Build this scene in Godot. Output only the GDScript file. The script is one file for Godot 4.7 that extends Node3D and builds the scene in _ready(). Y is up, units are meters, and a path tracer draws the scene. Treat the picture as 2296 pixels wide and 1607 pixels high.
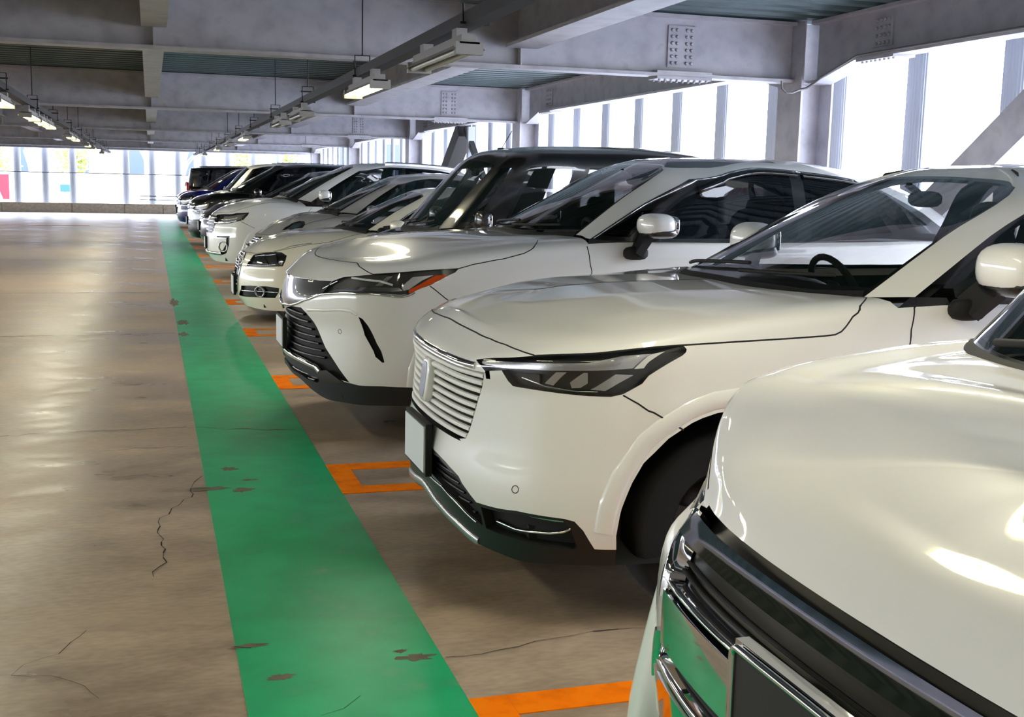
extends Node3D

var M := {}
var cam: Camera3D

func _ready() -> void:
	# ---------- camera, sky, exposure ----------
	cam = Camera3D.new()
	cam.name = "camera"
	cam.fov = rad_to_deg(2.0 * atan(803.5 / 2618.79))
	cam.near = 0.05
	cam.far = 400.0
	cam.transform = Transform3D(Basis(Vector3.UP, -0.3008292) * Basis(Vector3.RIGHT, -0.1477133) * Basis(Vector3.BACK, 0.0222556), Vector3(0, 1.5, 0))
	add_child(cam)
	var we := WorldEnvironment.new()
	we.name = "environment"
	var e := Environment.new()
	var sm := ProceduralSkyMaterial.new()
	sm.sky_top_color = Color(0.84, 0.89, 1.0)
	sm.sky_horizon_color = Color(0.96, 0.98, 1.0)
	sm.ground_bottom_color = Color(0.62, 0.62, 0.62)
	sm.ground_horizon_color = Color(0.8, 0.8, 0.8)
	sm.sky_energy_multiplier = 1.0
	var sky := Sky.new()
	sky.sky_material = sm
	e.background_mode = Environment.BG_SKY
	e.sky = sky
	e.background_energy_multiplier = SKY
	e.tonemap_mode = Environment.TONE_MAPPER_LINEAR
	e.tonemap_exposure = EXPO
	e.sdfgi_enabled = true
	e.ssao_enabled = true
	e.ssil_enabled = true
	we.environment = e
	add_child(we)
	materials()
	shell()
	frame()
	lamps()
	floor_paint()
	outside()
	cars()

const SKY := 14.0
const EXPO := 1.1
const LAMP := 1.55

const ORD := ["first", "second", "third", "fourth", "fifth", "sixth", "seventh", "eighth", "ninth", "tenth", "eleventh", "twelfth", "thirteenth", "fourteenth", "fifteenth", "sixteenth", "seventeenth", "eighteenth", "nineteenth", "twentieth", "twenty-first", "twenty-second", "twenty-third", "twenty-fourth", "twenty-fifth", "twenty-sixth", "twenty-seventh", "twenty-eighth", "twenty-ninth", "thirtieth", "thirty-first", "thirty-second", "thirty-third", "thirty-fourth", "thirty-fifth", "thirty-sixth"]

# ---------- naming ----------
var used := {}
func numbered(s: String) -> String:
	if not used.has(s):
		used[s] = 0
		return s
	used[s] += 1
	return "%s_%03d" % [s, used[s]]
func tag(o: Node, label := "", category := "", group := "", kind := "") -> void:
	if label: o.set_meta("label", label)
	if category: o.set_meta("category", category)
	if group: o.set_meta("group", group)
	if kind: o.set_meta("kind", kind)
func thing(called: String, label: String, category: String, at := Vector3.ZERO, group := "") -> Node3D:
	var o := Node3D.new()
	o.name = numbered(called)
	add_child(o)
	o.position = at
	tag(o, label, category, group)
	return o
func put(called: String, m: Mesh, mat: Material, parent: Node = null) -> MeshInstance3D:
	var o := MeshInstance3D.new()
	o.name = numbered(called) if parent == null else called
	o.mesh = m
	o.material_override = mat
	o.cast_shadow = GeometryInstance3D.SHADOW_CASTING_SETTING_ON
	(self if parent == null else parent).add_child(o, true)
	return o
func struct(called: String, m: Mesh, mat: Material) -> MeshInstance3D:
	var o := put(called, m, mat)
	o.set_meta("kind", "structure")
	return o

# ---------- materials ----------
func mat(c: Color, rough: float, metal := 0.0, spec := 0.5) -> StandardMaterial3D:
	var m := StandardMaterial3D.new()
	m.albedo_color = c
	m.roughness = rough
	m.metallic = metal
	m.metallic_specular = spec
	return m
func paint(c: Color, rough := 0.35, metal := 0.0) -> StandardMaterial3D:
	var m := mat(c, rough, metal)
	m.clearcoat_enabled = true
	m.clearcoat = 1.0
	m.clearcoat_roughness = 0.03
	return m
func pane(c: Color, a: float) -> StandardMaterial3D:
	var m := mat(Color(c.r, c.g, c.b, a), 0.02)
	m.transparency = BaseMaterial3D.TRANSPARENCY_ALPHA
	return m
func lit(c: Color, e: float) -> StandardMaterial3D:
	var m := mat(c, 0.5)
	m.emission_enabled = true
	m.emission = c
	m.emission_energy_multiplier = e
	return m
func noise(freq: float, seed_: int, oct := 4) -> FastNoiseLite:
	var n := FastNoiseLite.new()
	n.seed = seed_
	n.frequency = freq
	n.fractal_octaves = oct
	return n
func blotch(m: StandardMaterial3D, stops: Array, cols: Array, freq: float, seed_: int, scale: Vector3, size := 512, oct := 5) -> StandardMaterial3D:
	var t := NoiseTexture2D.new()
	t.width = size; t.height = size
	t.seamless = true
	t.noise = noise(freq, seed_, oct)
	var g := Gradient.new()
	g.offsets = PackedFloat32Array(stops)
	g.colors = PackedColorArray(cols)
	t.color_ramp = g
	m.albedo_texture = t
	m.uv1_triplanar = true
	m.uv1_world_triplanar = true
	m.uv1_scale = scale
	return m
func materials() -> void:
	M.seam = mat(Color(0.03, 0.03, 0.035), 0.8)
	M.black = mat(Color(0.022, 0.022, 0.025), 0.4)
	M.gloss = paint(Color(0.02, 0.02, 0.023), 0.3)
	M.matte = mat(Color(0.03, 0.03, 0.032), 0.75)
	M.dark = mat(Color(0.05, 0.05, 0.055), 0.35)
	M.darkgrey = mat(Color(0.075, 0.078, 0.08), 0.6)
	M.greyplastic = mat(Color(0.4, 0.4, 0.42), 0.4)
	M.chrome = mat(Color(0.86, 0.86, 0.87), 0.06, 1.0)
	M.silver = mat(Color(0.72, 0.72, 0.74), 0.25, 0.85)
	M.white = mat(Color(0.85, 0.86, 0.86), 0.3)
	M.slat = mat(Color(0.90, 0.895, 0.875), 0.5)
	M.amber = mat(Color(0.80, 0.28, 0.0), 0.4, 0.0, 0.3)
	M.red = mat(Color(0.65, 0.03, 0.05), 0.2)
	M.plate = mat(Color(0.82, 0.83, 0.84), 0.5)
	M.darkplate = mat(Color(0.09, 0.065, 0.065), 0.6)
	M.badge = mat(Color(0.62, 0.63, 0.70), 0.3)
	M.lens = pane(Color(0.3, 0.32, 0.34), 0.02)
	M.glass = pane(Color(0.02, 0.09, 0.08), 0.30)
	M.smokechrome = mat(Color(0.42, 0.42, 0.43), 0.2, 0.7)
	M.darkglass = pane(Color(0.006, 0.008, 0.016), 0.93)
	M.smoke = pane(Color(0.02, 0.02, 0.03), 0.7)
	M.mirror = mat(Color(0.9, 0.9, 0.92), 0.02, 1.0)
	M.tyre = mat(Color(0.015, 0.015, 0.016), 0.9)
	M.rim = mat(Color(0.22, 0.22, 0.23), 0.35, 0.8)
	M.well = mat(Color(0.012, 0.012, 0.013), 0.9)
	M.cloth = mat(Color(0.045, 0.047, 0.05), 0.95)
	M.lining = mat(Color(0.15, 0.145, 0.14), 0.95)
	M.lightcloth = mat(Color(0.5, 0.48, 0.38), 0.95)
	M.dash = mat(Color(0.06, 0.065, 0.07), 0.6)
	M.steel = blotch(mat(Color.WHITE, 0.5), [0.0, 0.45, 0.75, 1.0], [Color(0.62, 0.61, 0.635), Color(0.70, 0.69, 0.715), Color(0.73, 0.72, 0.74), Color(0.66, 0.65, 0.66)], 0.012, 3, Vector3(0.5, 0.5, 0.5))
	M.deck = blotch(mat(Color.WHITE, 0.4), [0.0, 0.5, 1.0], [Color(0.22, 0.30, 0.31), Color(0.27, 0.35, 0.36), Color(0.31, 0.39, 0.40)], 0.01, 8, Vector3(0.3, 0.3, 0.3))
	M.rack = mat(Color(0.13, 0.125, 0.12), 0.6)
	M.galv = mat(Color(0.5, 0.5, 0.5), 0.45, 0.5)
	M.fin = mat(Color(0.66, 0.68, 0.72), 0.5)
	M.fixture = mat(Color(0.62, 0.61, 0.60), 0.5)
	M.tube = mat(Color(0.8, 0.8, 0.76), 0.3)
	M.tube_lit = lit(Color(1.0, 0.97, 0.68), 12.0)
	M.parapet = blotch(mat(Color.WHITE, 0.85), [0.0, 0.5, 1.0], [Color(0.50, 0.46, 0.41), Color(0.57, 0.53, 0.48), Color(0.62, 0.58, 0.53)], 0.02, 5, Vector3(0.6, 0.6, 0.6))
	M.green = blotch(mat(Color.WHITE, 0.38), [0.0, 0.22, 0.30, 0.5, 0.8, 1.0], [Color(0.40, 0.66, 0.47), Color(0.12, 0.66, 0.43), Color(0.08, 0.66, 0.42), Color(0.09, 0.69, 0.44), Color(0.11, 0.72, 0.47), Color(0.15, 0.73, 0.49)], 0.015, 12, Vector3(0.35, 0.4, 0.4))
	M.orange = blotch(mat(Color.WHITE, 0.85, 0.0, 0.2), [0.0, 0.5, 1.0], [Color(0.90, 0.43, 0.02), Color(1.0, 0.50, 0.0), Color(1.0, 0.54, 0.03)], 0.02, 15, Vector3(0.8, 0.8, 0.8))
	M.wornorange = blotch(mat(Color.WHITE, 0.85, 0.0, 0.2), [0.0, 0.5, 1.0], [Color(0.80, 0.55, 0.33), Color(0.88, 0.52, 0.20), Color(0.92, 0.54, 0.16)], 0.02, 16, Vector3(0.8, 0.8, 0.8))
	M.crack = mat(Color(0.13, 0.11, 0.10), 0.9)
	M.wear = blotch(mat(Color.WHITE, 0.6), [0.0, 0.5, 1.0], [Color(0.42, 0.38, 0.30), Color(0.5, 0.46, 0.38), Color(0.56, 0.52, 0.44)], 0.03, 19, Vector3(1, 1, 1), 256)
	M.floor = concrete()

func concrete() -> StandardMaterial3D:
	var n := 768
	var a := noise(0.004, 41, 4).get_seamless_image(n, n)
	var b := noise(0.02, 42, 4).get_seamless_image(n, n)
	var c := noise(0.12, 43, 3).get_seamless_image(n, n)
	var img := Image.create(n, n, false, Image.FORMAT_RGB8)
	var rgh := Image.create(n, n, false, Image.FORMAT_RGB8)
	var dark := Color(0.56, 0.49, 0.415)
	var light := Color(0.765, 0.68, 0.59)
	for y in n:
		for x in n:
			var p := a.get_pixel(x, y).r
			var q := b.get_pixel(x, y).r
			var r := c.get_pixel(x, y).r
			var t := clampf(0.5 + (p - 0.5) * 0.9 + (q - 0.5) * 0.6 + (r - 0.5) * 0.5, 0.0, 1.0)
			img.set_pixel(x, y, dark.lerp(light, t))
			var g := clampf(0.40 + (q - 0.5) * 0.2 + (p - 0.5) * 0.2, 0.26, 0.6)
			rgh.set_pixel(x, y, Color(g, g, g))
	var m := mat(Color.WHITE, 1.0)
	m.albedo_texture = ImageTexture.create_from_image(img)
	m.roughness_texture = ImageTexture.create_from_image(rgh)
	m.uv1_triplanar = true
	m.uv1_world_triplanar = true
	m.uv1_scale = Vector3(0.16, 0.3, 0.36)
	return m

# ---------- the deck: floor, ceiling, parapet ----------
const ZN := 14.0
const ZF := -50.3
const XL := -30.0
const XR := 7.2
const BEAMS := [7.5, -1.4, -10.33, -19.3, -28.2, -37.1, -46.0]
func shell() -> void:
	var f := MB.new()
	f.box(Vector3(XL, -0.3, ZF - 0.3), Vector3(XR, 0.0, ZN))
	var fl := struct("floor", f.mesh(), M.floor)
	tag(fl, "worn brown-grey concrete parking deck floor")
	var d := MB.new()
	var z := ZF - 0.3
	var P := 0.3
	while z < ZN:
		var pr := [Vector2(z, 3.10), Vector2(z + 0.13, 3.10), Vector2(z + 0.16, 3.16), Vector2(z + 0.27, 3.16), Vector2(z + P, 3.10)]
		for k in 4:
			d.quad(Vector3(XL, pr[k].y, pr[k].x), Vector3(XR, pr[k].y, pr[k].x), Vector3(XR, pr[k + 1].y, pr[k + 1].x), Vector3(XL, pr[k + 1].y, pr[k + 1].x), Vector3.DOWN)
		z += P
	d.box(Vector3(XL, 3.2, ZF - 0.3), Vector3(XR, 3.4, ZN))
	tag(struct("ceiling", d.mesh(), M.deck), "corrugated grey-green steel deck ceiling")
	# parapet at the far end, in cast lengths
	var w := Node3D.new()
	w.name = "wall_far"
	add_child(w)
	tag(w, "low concrete parapet closing the far end of the deck", "", "", "structure")
	var x := XL
	var k := 0
	while x < XR:
		var b := MB.new()
		var l: float = [2.6, 2.0, 1.5][k % 3]
		b.box(Vector3(x + 0.012, 0, ZF - 0.25), Vector3(minf(x + l, XR) - 0.012, 0.385, ZF))
		put("parapet_block", b.mesh(), M.parapet, w)
		x += l; k += 1
	var core := MB.new()
	core.box(Vector3(XL, 0, ZF - 0.22), Vector3(XR, 0.37, ZF - 0.03))
	put("parapet_core", core.mesh(), M.parapet, w)
	var c := MB.new()
	c.box(Vector3(XR - 0.55, 0, ZF), Vector3(XR - 0.4, 0.3, ZN))
	tag(struct("wall_right", c.mesh(), M.parapet), "low kerb wall along the right edge of the deck")
	var l2 := MB.new()
	l2.box(Vector3(XL, 0, ZF), Vector3(XL + 0.15, 0.9, ZN))
	tag(struct("wall_left", l2.mesh(), mat(Color(0.85, 0.84, 0.82), 0.8)), "low concrete wall along the left edge of the deck")
	# lift and stair core behind the camera
	var bk := MB.new()
	bk.box(Vector3(XL, 0, ZN - 0.2), Vector3(XR, 3.09, ZN))
	tag(struct("wall_back", bk.mesh(), M.parapet), "concrete wall at the near end of the deck")

func ibeam(parent: Node, a: Vector3, b: Vector3, top: float, bottom: float, fw: float, tf := 0.03, tw := 0.02) -> void:
	var dirx := absf(b.x - a.x) > absf(b.z - a.z)
	var s := Vector3(0, 0, 1) if dirx else Vector3(1, 0, 0)
	var w := MB.new(); var f := MB.new(); var g := MB.new()
	var lo := Vector3(minf(a.x, b.x), 0, minf(a.z, b.z)); var hi := Vector3(maxf(a.x, b.x), 0, maxf(a.z, b.z))
	w.box(lo - s * tw / 2 + Vector3(0, bottom + tf, 0), hi + s * tw / 2 + Vector3(0, top - tf, 0))
	f.box(lo - s * fw / 2 + Vector3(0, bottom, 0), hi + s * fw / 2 + Vector3(0, bottom + tf, 0))
	g.box(lo - s * fw / 2 + Vector3(0, top - tf, 0), hi + s * fw / 2 + Vector3(0, top, 0))
	put("web", w.mesh(), M.steel, parent)
	put("bottom_flange", f.mesh(), M.steel, parent)
	put("top_flange", g.mesh(), M.steel, parent)
func bolts(parent: Node, pts: Array, axis: int, sgn: float, r := 0.014) -> void:
	var b := MB.new()
	b.lathe(Vector3.ZERO, axis, [Vector2(0.0001, sgn * 0.016), Vector2(r * 0.7, sgn * 0.016), Vector2(r, sgn * 0.011), Vector2(r, 0.0), Vector2(r * 1.25, 0.0)], 8)
	var m := b.mesh()
	for p in pts:
		var o := put("bolt", m, M.steel, parent)
		o.position = p

func frame() -> void:
	var ord := ["behind the camera", "just above and behind the camera", "nearest in view", "second from the camera", "third from the camera", "fourth from the camera", "farthest before the end opening"]
	for k in BEAMS.size():
		var z: float = BEAMS[k]
		if k != 0:
			var t := thing("cross_beam", "grey steel cross beam under the deck, " + ord[k], "beam", Vector3(0, 0, z))
			ibeam(t, Vector3(XL, 0, 0), Vector3(5.965, 0, 0), 3.096, 2.53, 0.2)
			for x in [-3.05, 0.06, 3.2]:
				var st := MB.new()
				st.box(Vector3(x - 0.008, 2.56, -0.1), Vector3(x + 0.008, 3.07, 0.1))
				put("stiffener", st.mesh(), M.steel, t)
			if k < 6:
				var pl := MB.new()
				pl.box(Vector3(4.655, 2.62, 0.01), Vector3(4.935, 3.0, 0.026))
				var sp := put("splice_plate", pl.mesh(), M.steel, t)
				if k >= 2 and k < 5:
					var pts := []
					for cx in [4.695, 4.745, 4.845, 4.895]:
						for r in 6: pts.append(Vector3(cx, 2.66 + 0.06 * r, 0.026))
					bolts(sp, pts, 2, 1.0)
				var fp := MB.new()
				fp.box(Vector3(4.52, 2.505, -0.11), Vector3(5.08, 2.53, 0.11))
				fp.box(Vector3(4.52, 2.56, 0.02), Vector3(5.08, 2.58, 0.11))
				var fs := put("flange_splice", fp.mesh(), M.steel, t)
				if k >= 2 and k < 5:
					var pts := []
					for r in 9:
						pts.append(Vector3(4.56 + 0.06 * r, 2.505, 0.07)); pts.append(Vector3(4.56 + 0.06 * r, 2.505, -0.07))
					bolts(fs, pts, 1, -1.0)
		# columns at the right edge
		if k > 0:
			var names := ["", "beside the camera", "nearest in view", "second in view, behind the dark boxy car", "third in view", "fourth in view", "farthest in view"]
			for side in [0]:
				var cx := 6.145 if side == 0 else XL + 0.6
				var lab: String = "pale grey steel H column at the right edge, " + names[k] if side == 0 else "steel H column along the left edge of the deck, row %s" % ["", "one", "two", "three", "four", "five", "six"][k]
				var t := thing("steel_column", lab, "column", Vector3(cx, 0, z))
				for s in [-1.0, 1.0]:
					var m := MB.new()
					m.box(Vector3(s * 0.165 - 0.011, 0, -0.22), Vector3(s * 0.165 + 0.011, 3.096, 0.22))
					put("flange", m.mesh(), M.steel, t)
				var w := MB.new()
				w.box(Vector3(-0.155, 0, -0.01), Vector3(0.155, 3.096, 0.01))
				put("web", w.mesh(), M.steel, t)
				var st := MB.new()
				st.box(Vector3(-0.155, 2.52, -0.21), Vector3(0.155, 2.545, 0.21))
				put("stiffener", st.mesh(), M.steel, t)
	# edge beams with haunches between the columns
	for k in range(1, BEAMS.size()):
		var z0: float = BEAMS[k - 1] - 0.22
		var z1: float = BEAMS[k] + 0.22
		var t := thing("edge_beam", "haunched grey steel edge beam over the right-hand openings, " + ord[k] + " bay", "beam", Vector3(6.14, 0, 0))
		var low := [Vector2(z1, 2.53), Vector2(z1 + 0.12, 2.53), Vector2(z1 + 0.75, 2.68), Vector2(z0 - 0.75, 2.68), Vector2(z0 - 0.12, 2.53), Vector2(z0, 2.53)]
		var w := MB.new(); var f := MB.new()
		for q in 5:
			var a: Vector2 = low[q]; var b: Vector2 = low[q + 1]
			for s in [-0.01, 0.01]:
				w.quad(Vector3(s, a.y, a.x), Vector3(s, b.y, b.x), Vector3(s, 3.096, b.x), Vector3(s, 3.096, a.x), Vector3(s, 0, 0))
			f.bar(Vector3(0, a.y, a.x), Vector3(0, b.y, b.x), 0.2, 0.026)
		put("web", w.mesh(), M.steel, t)
		put("bottom_flange", f.mesh(), M.steel, t)
		var g := MB.new()
		g.box(Vector3(-0.1, 3.066, z1), Vector3(0.1, 3.096, z0))
		put("top_flange", g.mesh(), M.steel, t)
		if k >= 2 and k < 5:
			var pl := MB.new()
			pl.box(Vector3(-0.026, 2.76, z1 + 0.9), Vector3(-0.01, 3.02, z1 + 1.2))
			var sp := put("splice_plate", pl.mesh(), M.steel, t)
			var pts := []
			for cz in [0.97, 1.03, 1.09, 1.15]:
				for r in 4: pts.append(Vector3(-0.026, 2.79 + 0.065 * r, z1 + cz))
			bolts(sp, pts, 0, -1.0)
			var fp := MB.new()
			fp.box(Vector3(-0.11, 2.645, z1 + 0.8), Vector3(0.11, 2.668, z1 + 1.35))
			var fs := put("flange_splice", fp.mesh(), M.steel, t)
			pts = []
			for r in 8: pts.append(Vector3(-0.07, 2.645, z1 + 0.85 + 0.065 * r))
			bolts(fs, pts, 1, -1.0)
	# girders along the deck
	var gl := [[-3.05, "left of the lane lamps"], [0.06, "over the middle of the lane"], [3.2, "over the parked cars"]]
	for g in gl:
		for k in range(1, BEAMS.size()):
			var z0: float = BEAMS[k - 1] - 0.1
			var z1: float = BEAMS[k] + 0.1
			var t := thing("girder", "grey girder %s, %s bay" % [g[1], ord[k]], "beam")
			ibeam(t, Vector3(g[0], 0, z0), Vector3(g[0], 0, z1), 3.096, 2.705, 0.2 if g[0] < 3 else 0.3)
		var t2 := thing("girder", "grey steel girder running %s, end bay at the far opening" % g[1], "beam")
		ibeam(t2, Vector3(g[0], 0, -46.1), Vector3(g[0], 0, ZF + 0.1), 3.096, 2.705, 0.2)
	var eb := thing("end_beam", "grey steel beam over the opening at the far end", "beam", Vector3(0, 0, ZF - 0.05))
	ibeam(eb, Vector3(XL, 0, 0), Vector3(XR - 0.3, 0, 0), 3.096, 2.53, 0.25)
	# wind braces in two bays of the right edge
	var br := thing("wind_brace", "thick dark grey diagonal brace at the right edge, above the nearest crossover", "brace")
	var m := MB.new()
	m.bar(Vector3(6.3, 0.2, -10.0), Vector3(6.3, 2.5, -6.75), 0.25, 0.3)
	put("brace_bar", m.mesh(), M.steel, br)
	var br2 := thing("wind_brace", "dark diagonal brace with a thin post in the third bay of the right edge", "brace")
	m = MB.new()
	m.bar(Vector3(6.25, 2.6, -23.8), Vector3(6.25, 0.1, -27.6), 0.3, 0.34)
	put("brace_bar", m.mesh(), M.rack, br2)
	m = MB.new()
	m.bar(Vector3(6.25, 2.62, -23.7), Vector3(6.25, 0.1, -20.2), 0.1, 0.12)
	put("brace_bar", m.mesh(), M.rack, br2)
	m = MB.new()
	m.bar(Vector3(6.25, 2.64, -23.3), Vector3(6.25, 0.1, -23.3), 0.14, 0.14, Vector3.BACK)
	put("post", m.mesh(), M.fin, br2)
	# cable drooping round the nearest column
	m = MB.new()
	m.tube(PackedVector3Array([Vector3(5.76, 2.53, -10.12), Vector3(5.77, 2.46, -10.12), Vector3(5.81, 2.42, -10.1), Vector3(5.86, 2.42, -10.09), Vector3(5.93, 2.45, -10.08), Vector3(6.0, 2.47, -10.07), Vector3(6.03, 2.51, -10.0), Vector3(6.03, 2.56, -9.85), Vector3(6.03, 2.70, -9.3), Vector3(6.03, 2.70, -6.0)]), 0.011, 8)
	tag(put("cable", m.mesh(), M.galv), "thin grey cable looping round the nearest right-hand column", "cable")
	# upright fins outside the openings
	var fin := MB.new()
	var ring := []
	for q in 48:
		var an := TAU * q / 48
		var rr := 1.0 - (0.05 if q % 2 else 0.0)
		ring.append(Vector3(0.055 * cos(an) * rr, 0, 0.15 * sin(an) * (1.0 if absf(sin(an)) > 0.97 else rr)))
	for q in 48:
		var a: Vector3 = ring[q]; var b: Vector3 = ring[(q + 1) % 48]
		fin.quad(a + Vector3(0, -2.5, 0), b + Vector3(0, -2.5, 0), b + Vector3(0, 3.4, 0), a + Vector3(0, 3.4, 0), a + b)
	var fm := fin.mesh()
	for k in 40:
		var z := -4.35 - 1.32 * k + 0.0
		if z < -49.5: break
		var o := put("facade_fin", fm, M.fin)
		o.position = Vector3(6.92, 0, z)
		tag(o, "white ribbed upright fin outside the right-hand openings, %s from the near end" % ORD[k], "fin", "fins along the right edge")
	var xs := [-6.07, -5.04, -4.0, -2.96, -0.92, 0.11, 1.14, 2.18, 3.16, 4.22, 5.25, 6.3]
	for k in xs.size():
		var x: float = xs[k]
		var o := put("facade_fin", fm, M.fin)
		o.position = Vector3(x, 0, -50.95)
		o.rotation.y = PI / 2
		o.scale = Vector3(2.0, 1, 0.92)
		tag(o, "white upright fin outside the opening at the far end, %s from the left" % ORD[k], "fin", "fins across the far end")
	var hs := [[1.58, "upper"], [0.70, "middle"], [0.55, "lower"]]
	for h in hs:
		m = MB.new()
		m.tube(PackedVector3Array([Vector3(XL if h[0] > 1 else -0.4, h[0], ZF - 0.528), Vector3(XR, h[0], ZF - 0.528)]), 0.016, 6)
		tag(put("guard_cable", m.mesh(), M.rack), "thin %s guard cable across the far opening" % h[1], "cable")

# ---------- fluorescent lamps and the rail they hang from ----------
func lamps() -> void:
	for row in [[1.66, "right"], [-1.42, "left"], [-7.5, "well left"], [-15.0, "far left"], [-22.0, "farthest left"]]:
		var x: float = row[0]
		var t := thing("cable_rail", "long dark steel rail hung below the deck, %s of the lane" % row[1], "rail", Vector3(x, 0, 0))
		var m := MB.new()
		m.box(Vector3(-0.05, 2.33, -47), Vector3(0.05, 2.345, 9))
		m.box(Vector3(-0.05, 2.345, -47), Vector3(-0.042, 2.40, 9))
		m.box(Vector3(0.042, 2.345, -47), Vector3(0.05, 2.40, 9))
		put("rail_channel", m.mesh(), M.rack, t)
		var z := 7.6
		var rod := MB.new()
		rod.tube(PackedVector3Array([Vector3(0, 2.5, 0), Vector3(0, 3.12, 0)]), 0.006, 6)
		rod.tube(PackedVector3Array([Vector3(-0.06, 2.335, 0), Vector3(-0.06, 2.5, 0), Vector3(0.06, 2.5, 0), Vector3(0.06, 2.335, 0)]), 0.006, 6)
		rod.box(Vector3(-0.075, 2.44, -0.012), Vector3(0.075, 2.455, 0.012))
		rod.box(Vector3(-0.08, 2.33, -0.015), Vector3(0.08, 2.345, 0.015))
		var rm := rod.mesh()
		while z > -46:
			var o := put("hanger_rod", rm, M.rack, t)
			o.position.z = z
			z -= 3.44
	# lit: z of the middle, lit or not
	var right := [[3.2, true], [-0.4, false], [-2.5, true], [-6.75, false], [-9.27, true], [-13.5, false], [-15.6, false], [-21.6, true], [-26.0, false], [-30.3, true], [-38.0, true]]
	var where := ["over the camera", "just behind the camera", "just above the frame", "nearest hanging in view, unlit", "nearest lit one in view", "first of a dark pair", "second of a dark pair", "small lit one beyond the dark pair", "dark one beyond", "small lit one near the far end", "last of the row"]
	for k in right.size():
		lamp(Vector3(1.63, 2.23, right[k][0]), right[k][1], "fluorescent lamp under the right rail, " + where[k])
	var left := [[5.0, "behind the camera"], [1.4, "level with the camera"], [-2.2, "above the frame"], [-5.8, "out of the frame to the left"], [-9.4, "past the left edge"], [-13.0, "cut by the left edge"], [-16.1, "first of the long lit row at left"], [-17.5, "second of the long lit row at left"], [-18.8, "third of the long lit row at left"], [-23.8, "first of the short lit row at left"], [-25.3, "second of the short lit row at left"], [-30.2, "first of the far lit row at left"], [-33.5, "last of the far lit row at left"], [-40.0, "near the far opening"]]
	for k in left.size():
		lamp(Vector3(-1.42, 2.23, left[k][0]), true, "lit fluorescent lamp under the left rail, " + left[k][1])
	for r in [[-7.5, "rail well left of the lane"], [-15.0, "rail far left of the lane"], [-22.0, "farthest left rail"]]:
		for k in 14:
			lamp(Vector3(r[0], 2.23, 5.0 - 3.4 * k), true, "lit fluorescent lamp under the %s, %s from the near end" % [r[1], ORD[k]])

func lamp(at: Vector3, on: bool, label: String) -> void:
	var t := thing("fluorescent_lamp", label, "lamp", at)
	var b := MB.new()
	b.box(Vector3(-0.055, 0.0, -0.62), Vector3(0.055, 0.012, 0.62))
	b.box(Vector3(-0.04, 0.012, -0.6), Vector3(0.04, 0.05, 0.6))
	for s in [-1.0, 1.0]:
		b.quad(Vector3(s * 0.055, 0.0, -0.62), Vector3(s * 0.085, -0.03, -0.62), Vector3(s * 0.085, -0.03, 0.62), Vector3(s * 0.055, 0.0, 0.62), Vector3(0, -1, 0))
	put("housing", b.mesh(), M.fixture, t)
	for s in [-0.6, 0.6]:
		var c := MB.new()
		c.box(Vector3(-0.075, -0.055, s - 0.02), Vector3(0.075, 0.01, s + 0.02))
		put("lamp_holder", c.mesh(), M.fixture, t)
	for s in [-0.4, 0.4]:
		var h := MB.new()
		h.box(Vector3(-0.03, 0.05, s - 0.05), Vector3(0.03, 0.1, s + 0.05))
		put("bracket", h.mesh(), M.fixture, t)
	for s in [-0.045, 0.045]:
		var q := MB.new()
		q.tube(PackedVector3Array([Vector3(s, -0.03, -0.58), Vector3(s, -0.03, 0.58)]), 0.016, 10)
		put("lamp_tube", q.mesh(), M.tube_lit if on else M.tube, t)
	if on:
		var l := AreaLight3D.new()
		l.name = "lamp_light"
		l.area_size = Vector2(0.12, 1.15)
		l.light_color = Color(1.0, 0.975, 0.90)
		l.light_energy = LAMP
		l.shadow_enabled = true
		l.area_range = 80.0
		l.position = Vector3(0, -0.055, 0)
		l.rotation = Vector3(-PI / 2, 0, 0)
		t.add_child(l, true)

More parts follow.
